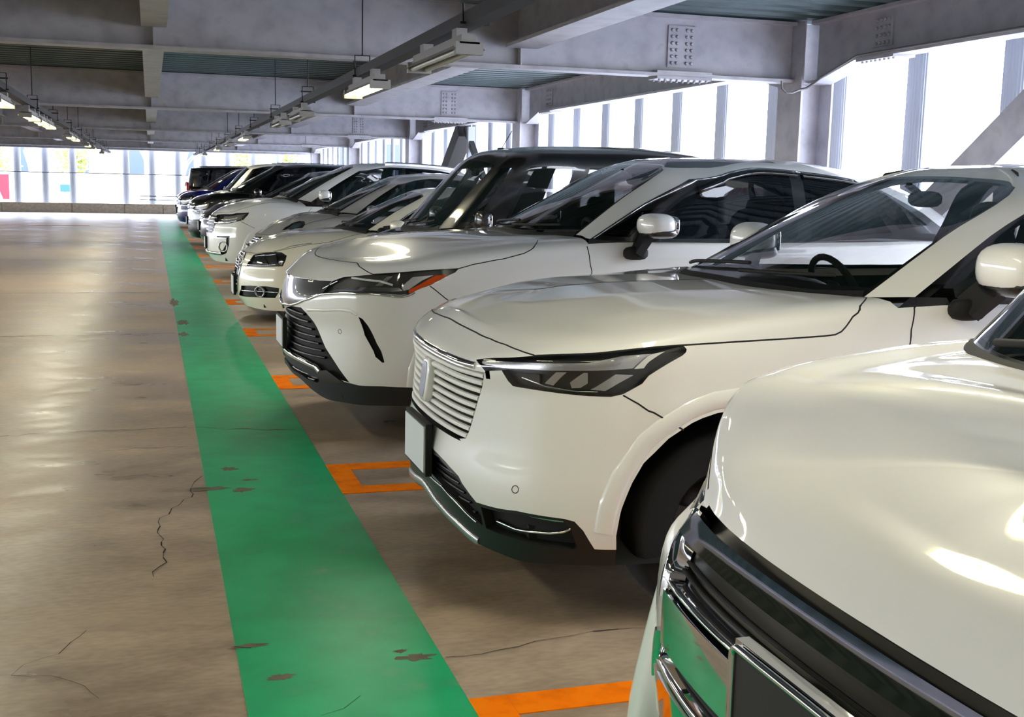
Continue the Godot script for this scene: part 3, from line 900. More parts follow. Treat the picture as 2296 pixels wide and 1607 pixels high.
func cars() -> void:
	var pearl := paint(Color(0.90, 0.895, 0.875), 0.4)
	var cream := paint(Color(0.97, 0.945, 0.86), 0.4)
	var white := paint(Color(0.90, 0.90, 0.89), 0.4)
	var silver := paint(Color(0.74, 0.72, 0.69), 0.35, 0.35)
	var black := paint(Color(0.015, 0.015, 0.018), 0.3)
	var brown := paint(Color(0.05, 0.042, 0.04), 0.35)
	var blue := paint(Color(0.03, 0.06, 0.36), 0.35)
	var grey := paint(Color(0.13, 0.13, 0.16), 0.35, 0.3)
	var ca := car(car_a(), "minivan", "nearest white minivan nose with wide chrome grille bars and a dark plate, at lower right", pearl, 5, {"mirror": [1.55, 1.25, 1.0, 0.09, 0.09, 0.12, 1.5, 1.12, 0.84]})
	for sg in [1.0, -1.0]:
		var q := MB.new()
		q.blob(Vector3(0.22, 0.53, 0.80 * sg), Vector3(0.17, 0.33, 0.06), 3.2, 18)
		for k in q.v.size(): q.v[k].x += (q.v[k].y - 0.45) * 0.22
		put("bumper_corner", q.mesh(), pearl, ca.root)
	car(car_b(), "crossover", "white crossover with a body-coloured slatted grille and grey badge, second from the camera", pearl, 5, {"mirror": [1.88, 1.25, 1.0, 0.1, 0.09, 0.13, 1.80, 1.10, 0.88], "far_mirror": 0.09})
	car(car_c(), "sport_utility_car", "white SUV with amber-tipped headlights and a white blank plate, third from the camera", pearl, 5, {"mirror": [2.02, 1.285, 1.02, 0.1, 0.07, 0.13, 1.93, 1.12, 0.945]})
	var kd := car(car_d(), "kei_wagon", "dark boxy wagon with upright windscreen, behind the white SUV with amber-tipped headlights", brown, 4, {"mirror": [0.95, 1.2, 0.83, 0.06, 0.08, 0.1, 0.9, 1.12, 0.72]})
	var an := MB.new()
	an.tube(PackedVector3Array([Vector3(1.42, 1.82, -0.25), Vector3(1.52, 1.99, -0.25)]), 0.004, 6)
	an.blob(Vector3(1.42, 1.82, -0.25), Vector3(0.04, 0.015, 0.02), 2.5, 6)
	put("antenna", an.mesh(), M.matte, kd.root)
	car(car_e(), "hatchback", "cream hatchback with a tall dark grille and round fog lamps in black slots", cream, 4, {"mirror": [1.62, 1.04, 0.98, 0.08, 0.06, 0.11, 1.5, 0.98, 0.86]})
	car(car_f(), "hatchback", "silver hatchback with rounded headlights behind the cream hatchback", silver, 4, {"mirror": [1.52, 1.12, 0.93, 0.08, 0.07, 0.11, 1.4, 1.05, 0.8], "mirror_mat": "silver"})
	car(car_g(), "sport_utility_car", "white SUV with dark slim headlights and a silver roof rail, farther down the row", white, 4, {"mirror": [1.72, 1.27, 1.0, 0.09, 0.085, 0.13, 1.62, 1.16, 0.86]})
	car(car_h(), "wagon", "dark grey wagon with a chrome window line, just beyond the farther white SUV", grey, 3, {})
	car(car_i(), "minivan", "black minivan with large bright headlights near the far end", black, 3, {"mirror": [1.5, 1.2, 0.98, 0.08, 0.09, 0.11, 1.4, 1.12, 0.82]})
	car(car_j(), "van", "silver-white tall van just beyond the black minivan", white, 3, {})
	car(car_k(), "minivan", "blue minivan near the far end of the row", blue, 3, {"mirror": [1.4, 1.18, 0.97, 0.08, 0.08, 0.11, 1.3, 1.1, 0.81]})
	var k2 := car_k()
	k2.x0 = 0.78; k2.zc = -39.75
	var red := paint(Color(0.35, 0.03, 0.07), 0.35)
	car(k2, "minivan", "dark red minivan with bright chrome face, farthest nose in the row", red, 3, {})
	# a black van parked tail outwards at the end of the row
	var k3 := car_j()
	var vn := car(k3, "van", "black boxy van parked tail outwards with red tail lamp, at the end of the row", black, 3, {})
	vn.root.position = Vector3(1.15 + 4.4, 0, -42.7)
	vn.root.rotation.y = PI
	for s in [1.0, -1.0]:
		var q := MB.new()
		q.blob(Vector3(4.31, 1.12, 0.74 * s), Vector3(0.05, 0.22, 0.07), 3.0, 8)
		put("tail_lamp", q.mesh(), M.red, vn.root)

func car_a() -> Dictionary:
	var d := {}
	d["x0"] = 0.93
	d["zc"] = -1.4
	d["L"] = 4.6
	d["hw"] = 0.8475
	d["J"] = 11
	d["kb"] = 7
	d["sharp"] = [5,6]
	d["tab"] = [0,0,0.2,0.004,0.4,0.018,0.55,0.04,0.65,0.065,0.72,0.09,0.77,0.112,0.81,0.138,0.833,0.18,0.845,0.28,0.8475,0.65,0.8475,1.12]
	d["side"] = [0.8475,2.2,0.8475,3,0.8475,3.9,0.822075,4.25,0.76275,4.46,0.59325,4.56,0.339,4.59,0,4.6]
	d["rows"] = [[0.05,0.98,1.12,[0,0.2,11,0.2,19,0.3]],[0,1.02,1.12,[0,0.33,11,0.33,19,0.4]],[-0.02,1.04,1.12,[0,0.5,11,0.5,19,0.55]],[-0.03,1.03,1.12,[0,0.64,11,0.64,19,0.7]],[-0.02,1.01,1.12,[0,0.76,11,0.78,19,0.85]],[0.04,0.99,1.12,[0,0.838,4,0.84,7,0.845,11,0.95,14,1,19,1]],[0.062,0.98,1.12,[0,0.855,4,0.858,5,0.86,7,0.9,8,0.95,10,1.04,11,1.06,14,1.1,19,1.1]],[0.11,0.975,0.98,[0,0.92,4,0.935,5,0.95,6,0.98,7,1.02,8,1.06,9,1.09,10,1.135,11,1.16,14,1.16,19,1.16]],[0.22,0.7,0.72,[0,0.98,4,1.01,6,1.06,7,1.09,8,1.115,9,1.13,10,1.16,11,1.18,19,1.16]],[0.32,0.34,0.6,[0,1.03,4,1.06,7,1.1,9,1.155,11,1.19,19,1.16]],[0.4,0,0.54,[0,1.06,4,1.08,7,1.12,9,1.165,11,1.195,19,1.16]]]
	d["cols"] = [[0.55,0,1.17,1.25,0,1.74],[0.57,0.35,1.168,1.26,0.3,1.735],[0.64,0.55,1.165,1.29,0.48,1.725],[0.75,0.715,1.165,1.36,0.6,1.71],[0.97,0.81,1.155,1.5,0.68,1.73],[1.9,0.84,1.15,2,0.7,1.79],[3,0.84,1.15,3,0.7,1.79],[4.1,0.82,1.16,3.95,0.68,1.76],[4.45,0.6,1.15,4.25,0.52,1.74],[4.52,0,1.15,4.3,0,1.76]]
	d["top"] = [1.5,1.81,1.55,1.82,1.6,1.825,1.7,1.835,1.8,1.84,2.4,1.85,3,1.85,3.7,1.83,4.05,1.8,4.1,1.8]
	d["wheels"] = [0.86,0.33,3.7,0.39]
	d["cuts"] = [
		["wheel_well","s","well",-0.28,[9.498,0.038,9.506,0.734,9.547,1.339,9.621,1.86,9.748,2.408,9.916,2.897,10.092,3.271,10.268,3.507,10.454,3.588,10.642,3.51,10.823,3.273,10.988,2.897,11.043,2.408,11.078,1.859,11.098,1.337,11.102,0.731,11.088,0.035,11.088,-0.01,9.498,-0.01]],
		["rear_wheel_well","s","well",-0.28,[13.365,0.014,13.35,0.743,13.359,1.352,13.39,1.863,13.441,2.376,13.511,2.821,13.595,3.158,13.689,3.376,13.786,3.445,13.882,3.361,13.971,3.129,14.136,2.783,14.313,2.333,14.444,1.821,14.521,1.296,14.542,0.644,14.506,0,14.506,-0.01,13.365,-0.01]],
		["grille","c","black",-0.035,[0,6.165,0.575,6.157,1.15,6.145,1.725,6.136,2.3,6.127,2.875,6.118,3.45,6.113,4.025,6.102,4.6,6.103,5.2,5.6,4.6,5,4.1,4.5,3.5,3.95,3.45,3.4,3.7,2.8,4.5,1.9,5,1.3,5.1,0.5,0,0.5]],
		["headlight","s","dark",-0.03,[5.35,5.9,6.2,6.2,7.6,6.6,8.6,6.5,8.6,5.6,7.4,5.05,6,4.85,5.35,5.1]],
		["hood","c","paint",0,[0,6.3,4.6,6.25,5.4,6.2,6.4,6.45,7.6,6.75,9,6.8,10,6.85,11,6.9,11,10,0,10]],
	]
	d["strips"] = [
		["arch_lip","s","paint",0.075,-0.012,0.003,[9.395,0.8,9.444,1.436,9.531,2.003,9.673,2.625,9.855,3.151,10.058,3.556,10.249,3.803,10.452,3.885,10.658,3.804,10.857,3.56,11.014,3.152,11.066,2.625,11.107,2.001,11.13,1.433,11.137,0.796],false],
		["arch_lip","s","paint",0.075,-0.012,0.003,[13.302,0.814,13.314,1.453,13.35,2.008,13.408,2.588,13.485,3.067,13.577,3.448,13.68,3.675,13.786,3.742,13.89,3.658,13.988,3.414,14.203,3.022,14.398,2.538,14.544,1.961,14.633,1.394,14.662,0.706],false],
		["grille/chrome_line","c","chrome",0.006,-0.03,0.008,[0,3.828,0.372,3.825,0.744,3.818,1.117,3.812,1.489,3.807,1.861,3.801,2.233,3.796,2.606,3.791,2.978,3.785,3.35,3.781],false],
		["grille/chrome_line","c","chrome",0.006,-0.03,0.008,[0,2.406,0.422,2.406,0.844,2.407,1.267,2.407,1.689,2.407,2.111,2.408,2.533,2.408,2.956,2.408,3.378,2.409,3.8,2.409],false],
		["grille/dark_slat","c","matte",0.008,-0.034,-0.018,[0,4.346,0.583,4.336,1.167,4.322,1.75,4.31,2.333,4.298,2.917,4.285,3.5,4.273],false],
		["grille/dark_slat","c","matte",0.008,-0.034,-0.018,[0,4.106,0.583,4.097,1.167,4.083,1.75,4.072,2.333,4.061,2.917,4.049,3.5,4.038],false],
		["grille/dark_slat","c","matte",0.008,-0.034,-0.018,[0,2.669,0.583,2.67,1.167,2.67,1.75,2.671,2.333,2.671,2.917,2.672,3.5,2.673],false],
		["grille/dark_slat","c","matte",0.008,-0.034,-0.018,[0,2.526,0.583,2.527,1.167,2.527,1.75,2.528,2.333,2.528,2.917,2.529,3.5,2.529],false],
		["grille/chrome_surround","s","chrome",0.02,-0.03,0.014,[4.7,5.2,4.2,4.6,3.6,4,3.5,3.5],false],
		["grille/chrome_surround","s","chrome",0.014,-0.03,0.014,[3.6,2.95,3.9,2.5,4.3,2.05],false],
		["headlight/chrome_rim","s","chrome",0.012,-0.03,-0.006,[5.5,5.2,6.2,5.2,7.4,5.4,8.4,5.8],false],
		["panel_seam","s","seam",0.007,-0.004,0.0008,[5.4,6.2,6.4,6.45,7.6,6.75,9,6.8,10,6.85,11,6.9],false],
	]
	d["slabs"] = [
		["grille/chrome_bar","c","chrome",-0.035,0.016,[0,5.471,0.478,5.458,0.956,5.436,1.433,5.42,1.911,5.404,2.389,5.388,2.867,5.372,3.344,5.36,3.822,5.346,4.3,5.325,4.15,4.574,3.689,4.585,3.228,4.593,2.767,4.601,2.306,4.609,1.844,4.616,1.383,4.624,0.922,4.631,0.461,4.641,0,4.646]],
		["grille/chrome_bar","c","chrome",-0.035,0.012,[0,3.704,0.372,3.702,0.744,3.696,1.117,3.691,1.489,3.687,1.861,3.682,2.233,3.678,2.606,3.674,2.978,3.669,3.35,3.665,3.2,2.868,2.844,2.868,2.489,2.867,2.133,2.867,1.778,2.867,1.422,2.867,1.067,2.866,0.711,2.866,0.356,2.866,0,2.866]],
		["grille/chrome_bar","c","chrome",-0.035,0.012,[0,2.315,0.433,2.315,0.867,2.315,1.3,2.316,1.733,2.316,2.167,2.316,2.6,2.316,3.033,2.316,3.467,2.317,3.9,2.317,3.75,1.733,3.333,1.733,2.917,1.733,2.5,1.733,2.083,1.733,1.667,1.733,1.25,1.733,0.833,1.733,0.417,1.733,0,1.733]],
		["headlight/lens","s","lens",-0.004,0,[5.35,5.9,6.2,6.2,7.6,6.6,8.6,6.5,8.6,5.6,7.4,5.05,6,4.85,5.35,5.1]],
	]
	d["gcuts"] = [
		["windshield","c","glass",0,[0,0.12,1,0.1,2,0.1,2.86,0.12,2.9,1.86,2,1.9,0,1.92]],
		["windshield_frame","c","gloss",0,[0,0,1,0,2,0,2.98,0,2.98,1.98,2,2,0,2]],
		["side_window","s","glass",0,[4.12,0.12,5.4,0.1,5.4,1.84,4.6,1.84,4.15,1.75]],
		["rear_side_window","s","darkglass",0,[5.5,0.1,6.45,0.12,6.35,1.8,5.5,1.86]],
		["rear_quarter_window","s","darkglass",0,[6.58,0.18,7.1,0.3,6.95,1.5,6.5,1.76]],
		["rear_window","c","darkglass",0,[8.15,0.25,9,0.25,9,1.8,8.2,1.78]],
		["window_trim","s","gloss",0,[4.02,0,7.35,0,7.3,0.8,7,1.75,6.4,1.93,5,1.95,4.5,1.94,4.02,1.8]],
	]
	d["gstrips"] = [
	]
	d["gslabs"] = [
	]
	d["plate"] = {"v":0.165,"w0":0.622,"w1":0.787,"u":-0.058,"mat":"darkplate","frame":"chrome"}
	return d

func car_b() -> Dictionary:
	var d := {}
	d["x0"] = 0.95
	d["zc"] = -4.33
	d["L"] = 4.33
	d["hw"] = 0.895
	d["J"] = 12
	d["kb"] = 6
	d["sharp"] = [4,7,8]
	d["tab"] = [0,0,0.2,0.006,0.4,0.03,0.55,0.075,0.65,0.13,0.72,0.19,0.78,0.27,0.83,0.37,0.86,0.45,0.88,0.55,0.893,0.75,0.895,1.05,0.893,1.55]
	d["side"] = [0.895,2.4,0.895,3.05,0.895,3.55,0.8592,4,0.7876,4.2,0.6265,4.29,0.358,4.32,0,4.33]
	d["rows"] = [[0.05,0.97,1.55,[0,0.315,3,0.255,5,0.236,7,0.245,12,0.26,20,0.35]],[0.045,0.99,1.55,[0,0.4,3,0.325,5,0.31,7,0.305,12,0.32,20,0.42]],[0.03,1,1.55,[0,0.47,4,0.45,8,0.45,12,0.46,20,0.52]],[0.055,0.996,1.55,[0,0.62,12,0.64,20,0.66]],[0.068,0.995,1.55,[0,0.78,5,0.793,8,0.802,12,0.83,20,0.85]],[0.072,0.985,1.55,[0,0.892,2,0.897,3,0.92,5,0.945,7,0.963,9,0.985,10,0.996,11,1.008,12,1.03,15,1.05,20,1]],[0.14,0.96,1.53,[0,0.985,2,0.965,3,0.968,5,0.985,7,1,9,1.02,10,1.04,11,1.068,12,1.105,15,1.13,20,1.08]],[0.2,0.69,1.46,[0,1.02,2,1.015,3,1.02,6,1.04,8,1.068,10,1.097,11,1.112,12,1.13,20,1.08]],[0.33,0.4,1.31,[0,1.065,3,1.075,6,1.095,9,1.115,12,1.132,20,1.08]],[0.48,0,1.25,[0,1.095,3,1.1,6,1.112,9,1.122,12,1.135,20,1.08]]]
	d["cols"] = [[1.25,0,1.135,2.24,0,1.575],[1.28,0.38,1.13,2.26,0.3,1.567],[1.38,0.57,1.122,2.28,0.46,1.555],[1.5,0.7,1.128,2.24,0.55,1.535],[1.62,0.8,1.137,2.36,0.62,1.545],[2.66,0.865,1.11,2.78,0.6,1.59],[3.2,0.86,1.13,3.25,0.6,1.585],[3.7,0.82,1.15,3.55,0.56,1.555],[4.12,0.6,1.1,3.75,0.45,1.53],[4.22,0,1.1,3.82,0,1.54]]
	d["top"] = [2.4,1.615,2.45,1.62,2.5,1.625,2.55,1.63,2.65,1.635,2.85,1.645,3.1,1.64,3.4,1.62,3.6,1.58,3.7,1.57]
	d["wheels"] = [0.93,0.345,3.54,0.43]
	d["cuts"] = [
		["wheel_well","s","well",-0.28,[8.245,0.224,8.234,1.356,8.43,1.994,8.705,2.467,9.072,2.903,9.404,3.267,9.813,3.541,10.183,3.705,10.51,3.752,10.838,3.686,11.09,3.512,11.259,3.242,11.401,2.883,11.511,2.439,11.58,1.936,11.604,1.288,11.586,0.054,11.586,-0.01,8.245,-0.01]],
		["rear_wheel_well","s","well",-0.28,[14.128,0.059,14.123,1.262,14.156,1.943,14.228,2.454,14.334,2.897,14.47,3.236,14.629,3.479,14.802,3.626,14.981,3.674,15.182,3.622,15.374,3.471,15.547,3.225,15.695,2.876,15.811,2.409,15.891,1.836,15.929,1.088,15.923,0,15.923,-0.01,14.128,-0.01]],
		["headlight","s","black",-0.035,[2.573,4.915,3.325,4.952,4.997,4.983,6.701,5.01,9.572,5.015,9.662,4.893,9.652,4.826,9.592,4.765,8.774,4.318,8.105,4.163,7.663,4.126,6.807,4.141,5.867,4.189,4.131,4.288,3.959,4.386,3.73,4.636,3.002,4.591,2.832,4.731]],
		["grille","c","dark",-0.045,[0,4.799,0.533,4.783,1.067,4.757,1.6,4.751,2.133,4.696,2.667,4.591,3.2,4.525,2.997,4.591,2.935,4.458,2.667,3.865,2.482,3.33,2.396,3.113,2.279,2.936,1.986,2.878,2.1,2.842,1.68,2.845,1.26,2.848,0.84,2.851,0.42,2.856,0,2.858]],
		["hood","c","paint",0,[0,6.003,0.451,6.005,0.958,6.019,1.609,6.032,2.353,5.993,3.218,5.738,4.151,5.351,4.991,4.989,6.701,5.01,9.572,5.015,10.378,5.007,10.959,4.999,11.33,4.997,11.413,5.018,11.466,5.134,11.506,5.335,11.578,5.763,11.7,6.144,11.964,6.54,12,9,0,9]],
		["fog_recess","s","matte",-0.045,[3.181,1.579,4.751,1.681,6.385,1.662,6.604,1.513,6.786,1.059,6.692,0.951,6.225,0.94,4.671,1.024,3.874,1.007,3.34,1.024]],
		["mesh_grille","c","matte",-0.03,[0,2.2,1.248,2.265,2.221,2.063,2.908,1.572,3.146,1.398,3.177,1.055,2.942,1.119,1.942,1.286,0.946,1.396,0,1.15]],
		["lower_bumper","c","black",0,[0,2.42,1.17,2.327,1.612,2.269,2.255,2.121,2.985,1.65,3.133,1.664,4.759,1.761,6.429,1.717,6.736,1.673,6.981,1.482,7.415,1.015,8.44,0.977,10.3,1,10.4,0,0,0]],
	]
	d["strips"] = [
		["arch_lip","s","paint",0.075,-0.012,0.003,[7.768,1.422,8.025,2.087,8.315,2.599,8.812,3.073,9.274,3.469,9.722,3.764,10.15,3.936,10.506,3.984,10.863,3.911,11.122,3.722,11.306,3.429,11.461,3.047,11.581,2.569,11.66,2.039,11.69,1.346],false],
		["arch_lip","s","paint",0.075,-0.012,0.003,[14.04,1.333,14.078,2.055,14.157,2.596,14.274,3.066,14.423,3.421,14.597,3.681,14.786,3.841,14.981,3.893,15.201,3.836,15.41,3.672,15.598,3.409,15.76,3.048,15.89,2.553,15.979,1.96,16.049,1.14],false],
		["headlight/chrome_line","s","chrome",0.005,-0.02,-0.01,[4.495,4.463,5.412,4.294,6.434,4.214,7.142,4.207],false],
		["grille/slat","c","slat",0.0162,-0.014,0.002,[0,4.684,0.323,4.676,0.647,4.658,0.97,4.639,1.293,4.63,1.616,4.625,1.94,4.599,2.263,4.55,2.586,4.494,2.909,4.448],false],
		["grille/slat","c","slat",0.0162,-0.014,0.002,[0,4.405,0.313,4.398,0.627,4.381,0.94,4.364,1.253,4.355,1.567,4.349,1.88,4.333,2.193,4.305,2.507,4.274,2.82,4.247],false],
		["grille/slat","c","slat",0.0162,-0.014,0.002,[0,4.107,0.303,4.103,0.607,4.093,0.91,4.083,1.214,4.076,1.517,4.07,1.82,4.062,2.124,4.052,2.427,4.043,2.73,4.035],false],
		["grille/slat","c","slat",0.0162,-0.014,0.002,[0,3.894,0.294,3.892,0.587,3.887,0.881,3.881,1.175,3.876,1.468,3.872,1.762,3.867,2.056,3.862,2.349,3.858,2.643,3.853],false],
		["grille/slat","c","slat",0.0162,-0.014,0.002,[0,3.718,0.287,3.716,0.574,3.71,0.861,3.705,1.148,3.7,1.435,3.696,1.722,3.691,2.008,3.686,2.295,3.682,2.582,3.678],false],
		["grille/slat","c","slat",0.0162,-0.014,0.002,[0,3.541,0.28,3.539,0.56,3.534,0.841,3.528,1.121,3.524,1.401,3.52,1.681,3.515,1.961,3.511,2.242,3.506,2.522,3.502],false],
		["grille/slat","c","slat",0.0162,-0.014,0.002,[0,3.365,0.273,3.363,0.547,3.358,0.82,3.353,1.094,3.348,1.367,3.344,1.641,3.34,1.914,3.336,2.187,3.332,2.461,3.328],false],
		["grille/slat","c","slat",0.0162,-0.014,0.002,[0,3.188,0.265,3.186,0.529,3.182,0.794,3.177,1.059,3.173,1.323,3.17,1.588,3.166,1.853,3.163,2.117,3.159,2.382,3.156],false],
		["grille/slat","c","slat",0.0162,-0.014,0.002,[0,3.01,0.256,3.009,0.512,3.006,0.768,3.002,1.024,2.999,1.281,2.996,1.537,2.994,1.793,2.991,2.049,2.988,2.305,2.986],false],
		["panel_seam","c","seam",0.007,-0.004,0.0008,[0,6.003,0.451,6.005,0.958,6.019,1.609,6.032,2.353,5.993,3.218,5.738,4.151,5.351,4.991,4.989,6.701,5.01,9.572,5.015,10.378,5.007,10.959,4.999,11.33,4.997,11.413,5.018,11.466,5.134,11.506,5.335,11.578,5.763,11.7,6.144,11.964,6.54,12,9,0,9],false],
		["chrome_strip","c","chrome",0.026,-0.01,0.006,[0,4.919,0.325,4.915,0.65,4.905,0.975,4.893,1.3,4.89,1.625,4.89,1.95,4.867,2.275,4.813,2.6,4.741],false],
		["mesh_grille/mesh_bar","c","dark",0.007,-0.03,-0.018,[0,0.449,0.45,0.532,0.9,0.697,1.35,0.84,1.8,0.991,2.25,1.091,2.7,1.186],false],
		["mesh_grille/mesh_bar","c","dark",0.007,-0.03,-0.018,[0,0.774,0.413,0.859,0.827,1.025,1.24,1.118,1.653,1.204,2.067,1.292,2.48,1.372],false],
		["mesh_grille/mesh_bar","c","dark",0.007,-0.03,-0.018,[0,1.098,0.377,1.155,0.753,1.279,1.13,1.381,1.507,1.457,1.883,1.523,2.26,1.579],false],
		["mesh_grille/mesh_bar","c","dark",0.007,-0.03,-0.018,[0,1.488,0.34,1.546,0.68,1.641,1.02,1.708,1.36,1.748,1.7,1.782,2.04,1.813],false],
		["mesh_grille/mesh_bar","c","dark",0.007,-0.03,-0.018,[0,1.964,0.303,1.975,0.607,1.995,0.91,2.011,1.213,2.022,1.517,2.031,1.82,2.039],false],
		["fog_recess/chrome_line","s","chrome",0.006,-0.045,-0.012,[3.715,1.268,4.529,1.213,5.902,1.279,6.362,1.357,6.586,1.449],false],
		["skid_strip","c","silver",0.035,-0.01,0.008,[0,0.25,1,0.25,2,0.25,3,0.12],false],
		["bumper_edge","c","chrome",0.007,0,0.006,[0,0.998,0.28,1.028,0.56,1.098,0.84,1.186,1.12,1.257,1.4,1.318,2.939,1.079],false],
		["panel_seam","s","seam",0.007,-0.004,0.0008,[8.119,4.147,8.634,3.972,9.1,3.779,9.385,3.591,9.667,3.414],false],
		["panel_seam","s","seam",0.007,-0.004,0.0008,[12.145,6.289,12.073,5.946,12.026,4.992,12.011,4.59,12,3.5,12,1],false],
		["parking_sensor","s","seam",0.003,-0.002,0.0008,[4.815,2.22,4.796,2.255,4.744,2.281,4.673,2.291,4.602,2.281,4.55,2.255,4.531,2.22,4.55,2.185,4.602,2.159,4.673,2.149,4.744,2.159,4.796,2.185],true],
	]
	d["slabs"] = [
		["headlight/lens","s","lens",-0.005,0.001,[2.573,4.915,3.325,4.952,4.997,4.983,6.701,5.01,9.572,5.015,9.662,4.893,9.652,4.826,9.592,4.765,8.774,4.318,8.105,4.163,7.663,4.126,6.807,4.141,5.867,4.189,4.131,4.288,3.959,4.386,3.73,4.636,3.002,4.591,2.832,4.731]],
		["headlight/light_strip","s","silver",-0.03,-0.012,[2.746,4.794,3.781,4.691,5.47,4.618,7.079,4.598,8.487,4.582,9.054,4.843,8.158,4.867,6.755,4.771,5.451,4.788,3.772,4.884,2.725,4.907]],
		["headlight/marker","s","white",-0.03,-0.008,[9.055,4.833,9.286,4.875,8.861,4.571,8.547,4.571]],
		["headlight/reflector","s","silver",-0.034,-0.018,[5.373,4.346,5.827,4.577,6.189,4.576,5.682,4.307]],
		["headlight/reflector","s","silver",-0.034,-0.018,[6.264,4.372,6.699,4.555,6.832,4.553,6.815,4.355,6.576,4.273,6.304,4.263]],
		["headlight/reflector","s","silver",-0.034,-0.018,[6.883,4.241,7.909,4.499,8.528,4.457,7.441,4.213]],
		["headlight/projector","s","dark",-0.03,-0.016,[4.191,4.539,5.208,4.521,5.172,4.307,4.453,4.368]],
		["fog_recess/fog_light","s","silver",-0.045,-0.03,[5.006,1.622,6.382,1.621,6.459,1.564,6.076,1.554,5.135,1.582]],
	]
	d["gcuts"] = [
		["windshield","c","glass",0,[0,0.2,1,0.19,2,0.16,2.86,0.15,2.9,1.86,2,1.9,0,1.92]],
		["windshield_frame","c","gloss",0,[0,0,1,0,2,0,2.98,0,2.98,1.98,2,2,0,2]],
		["side_window","s","glass",0,[4.192,0,4.071,0.337,4.081,0.71,4.06,1.283,4.62,1.78,5,1.84,5.42,1.85,5.42,0.1,4.9,0.1]],
		["quarter_window","s","glass",0,[4.09,0.14,4.3,0.14,4.2,0.7,4.12,0.9]],
		["rear_side_window","s","darkglass",0,[5.5,0.1,6.45,0.12,6.35,1.8,5.5,1.86]],
		["rear_quarter_window","s","darkglass",0,[6.58,0.18,7.1,0.3,6.95,1.5,6.5,1.76]],
		["rear_window","c","darkglass",0,[8.15,0.25,9,0.25,9,1.8,8.2,1.78]],
		["window_trim","s","gloss",0,[4.02,0,7.35,0,7.3,0.8,7,1.75,6.4,1.93,5,1.95,4.5,1.94,4.02,1.8]],
	]
	d["gstrips"] = [
	]
	d["gslabs"] = [
	]
	d["plate"] = {"v":0.165,"w0":0.425,"w1":0.6,"u":0.012,"mat":"plate","frame":"matte"}
	d["badge"] = {"v":0.04,"w0":0.685,"w1":0.825,"u":0.045}
	return d

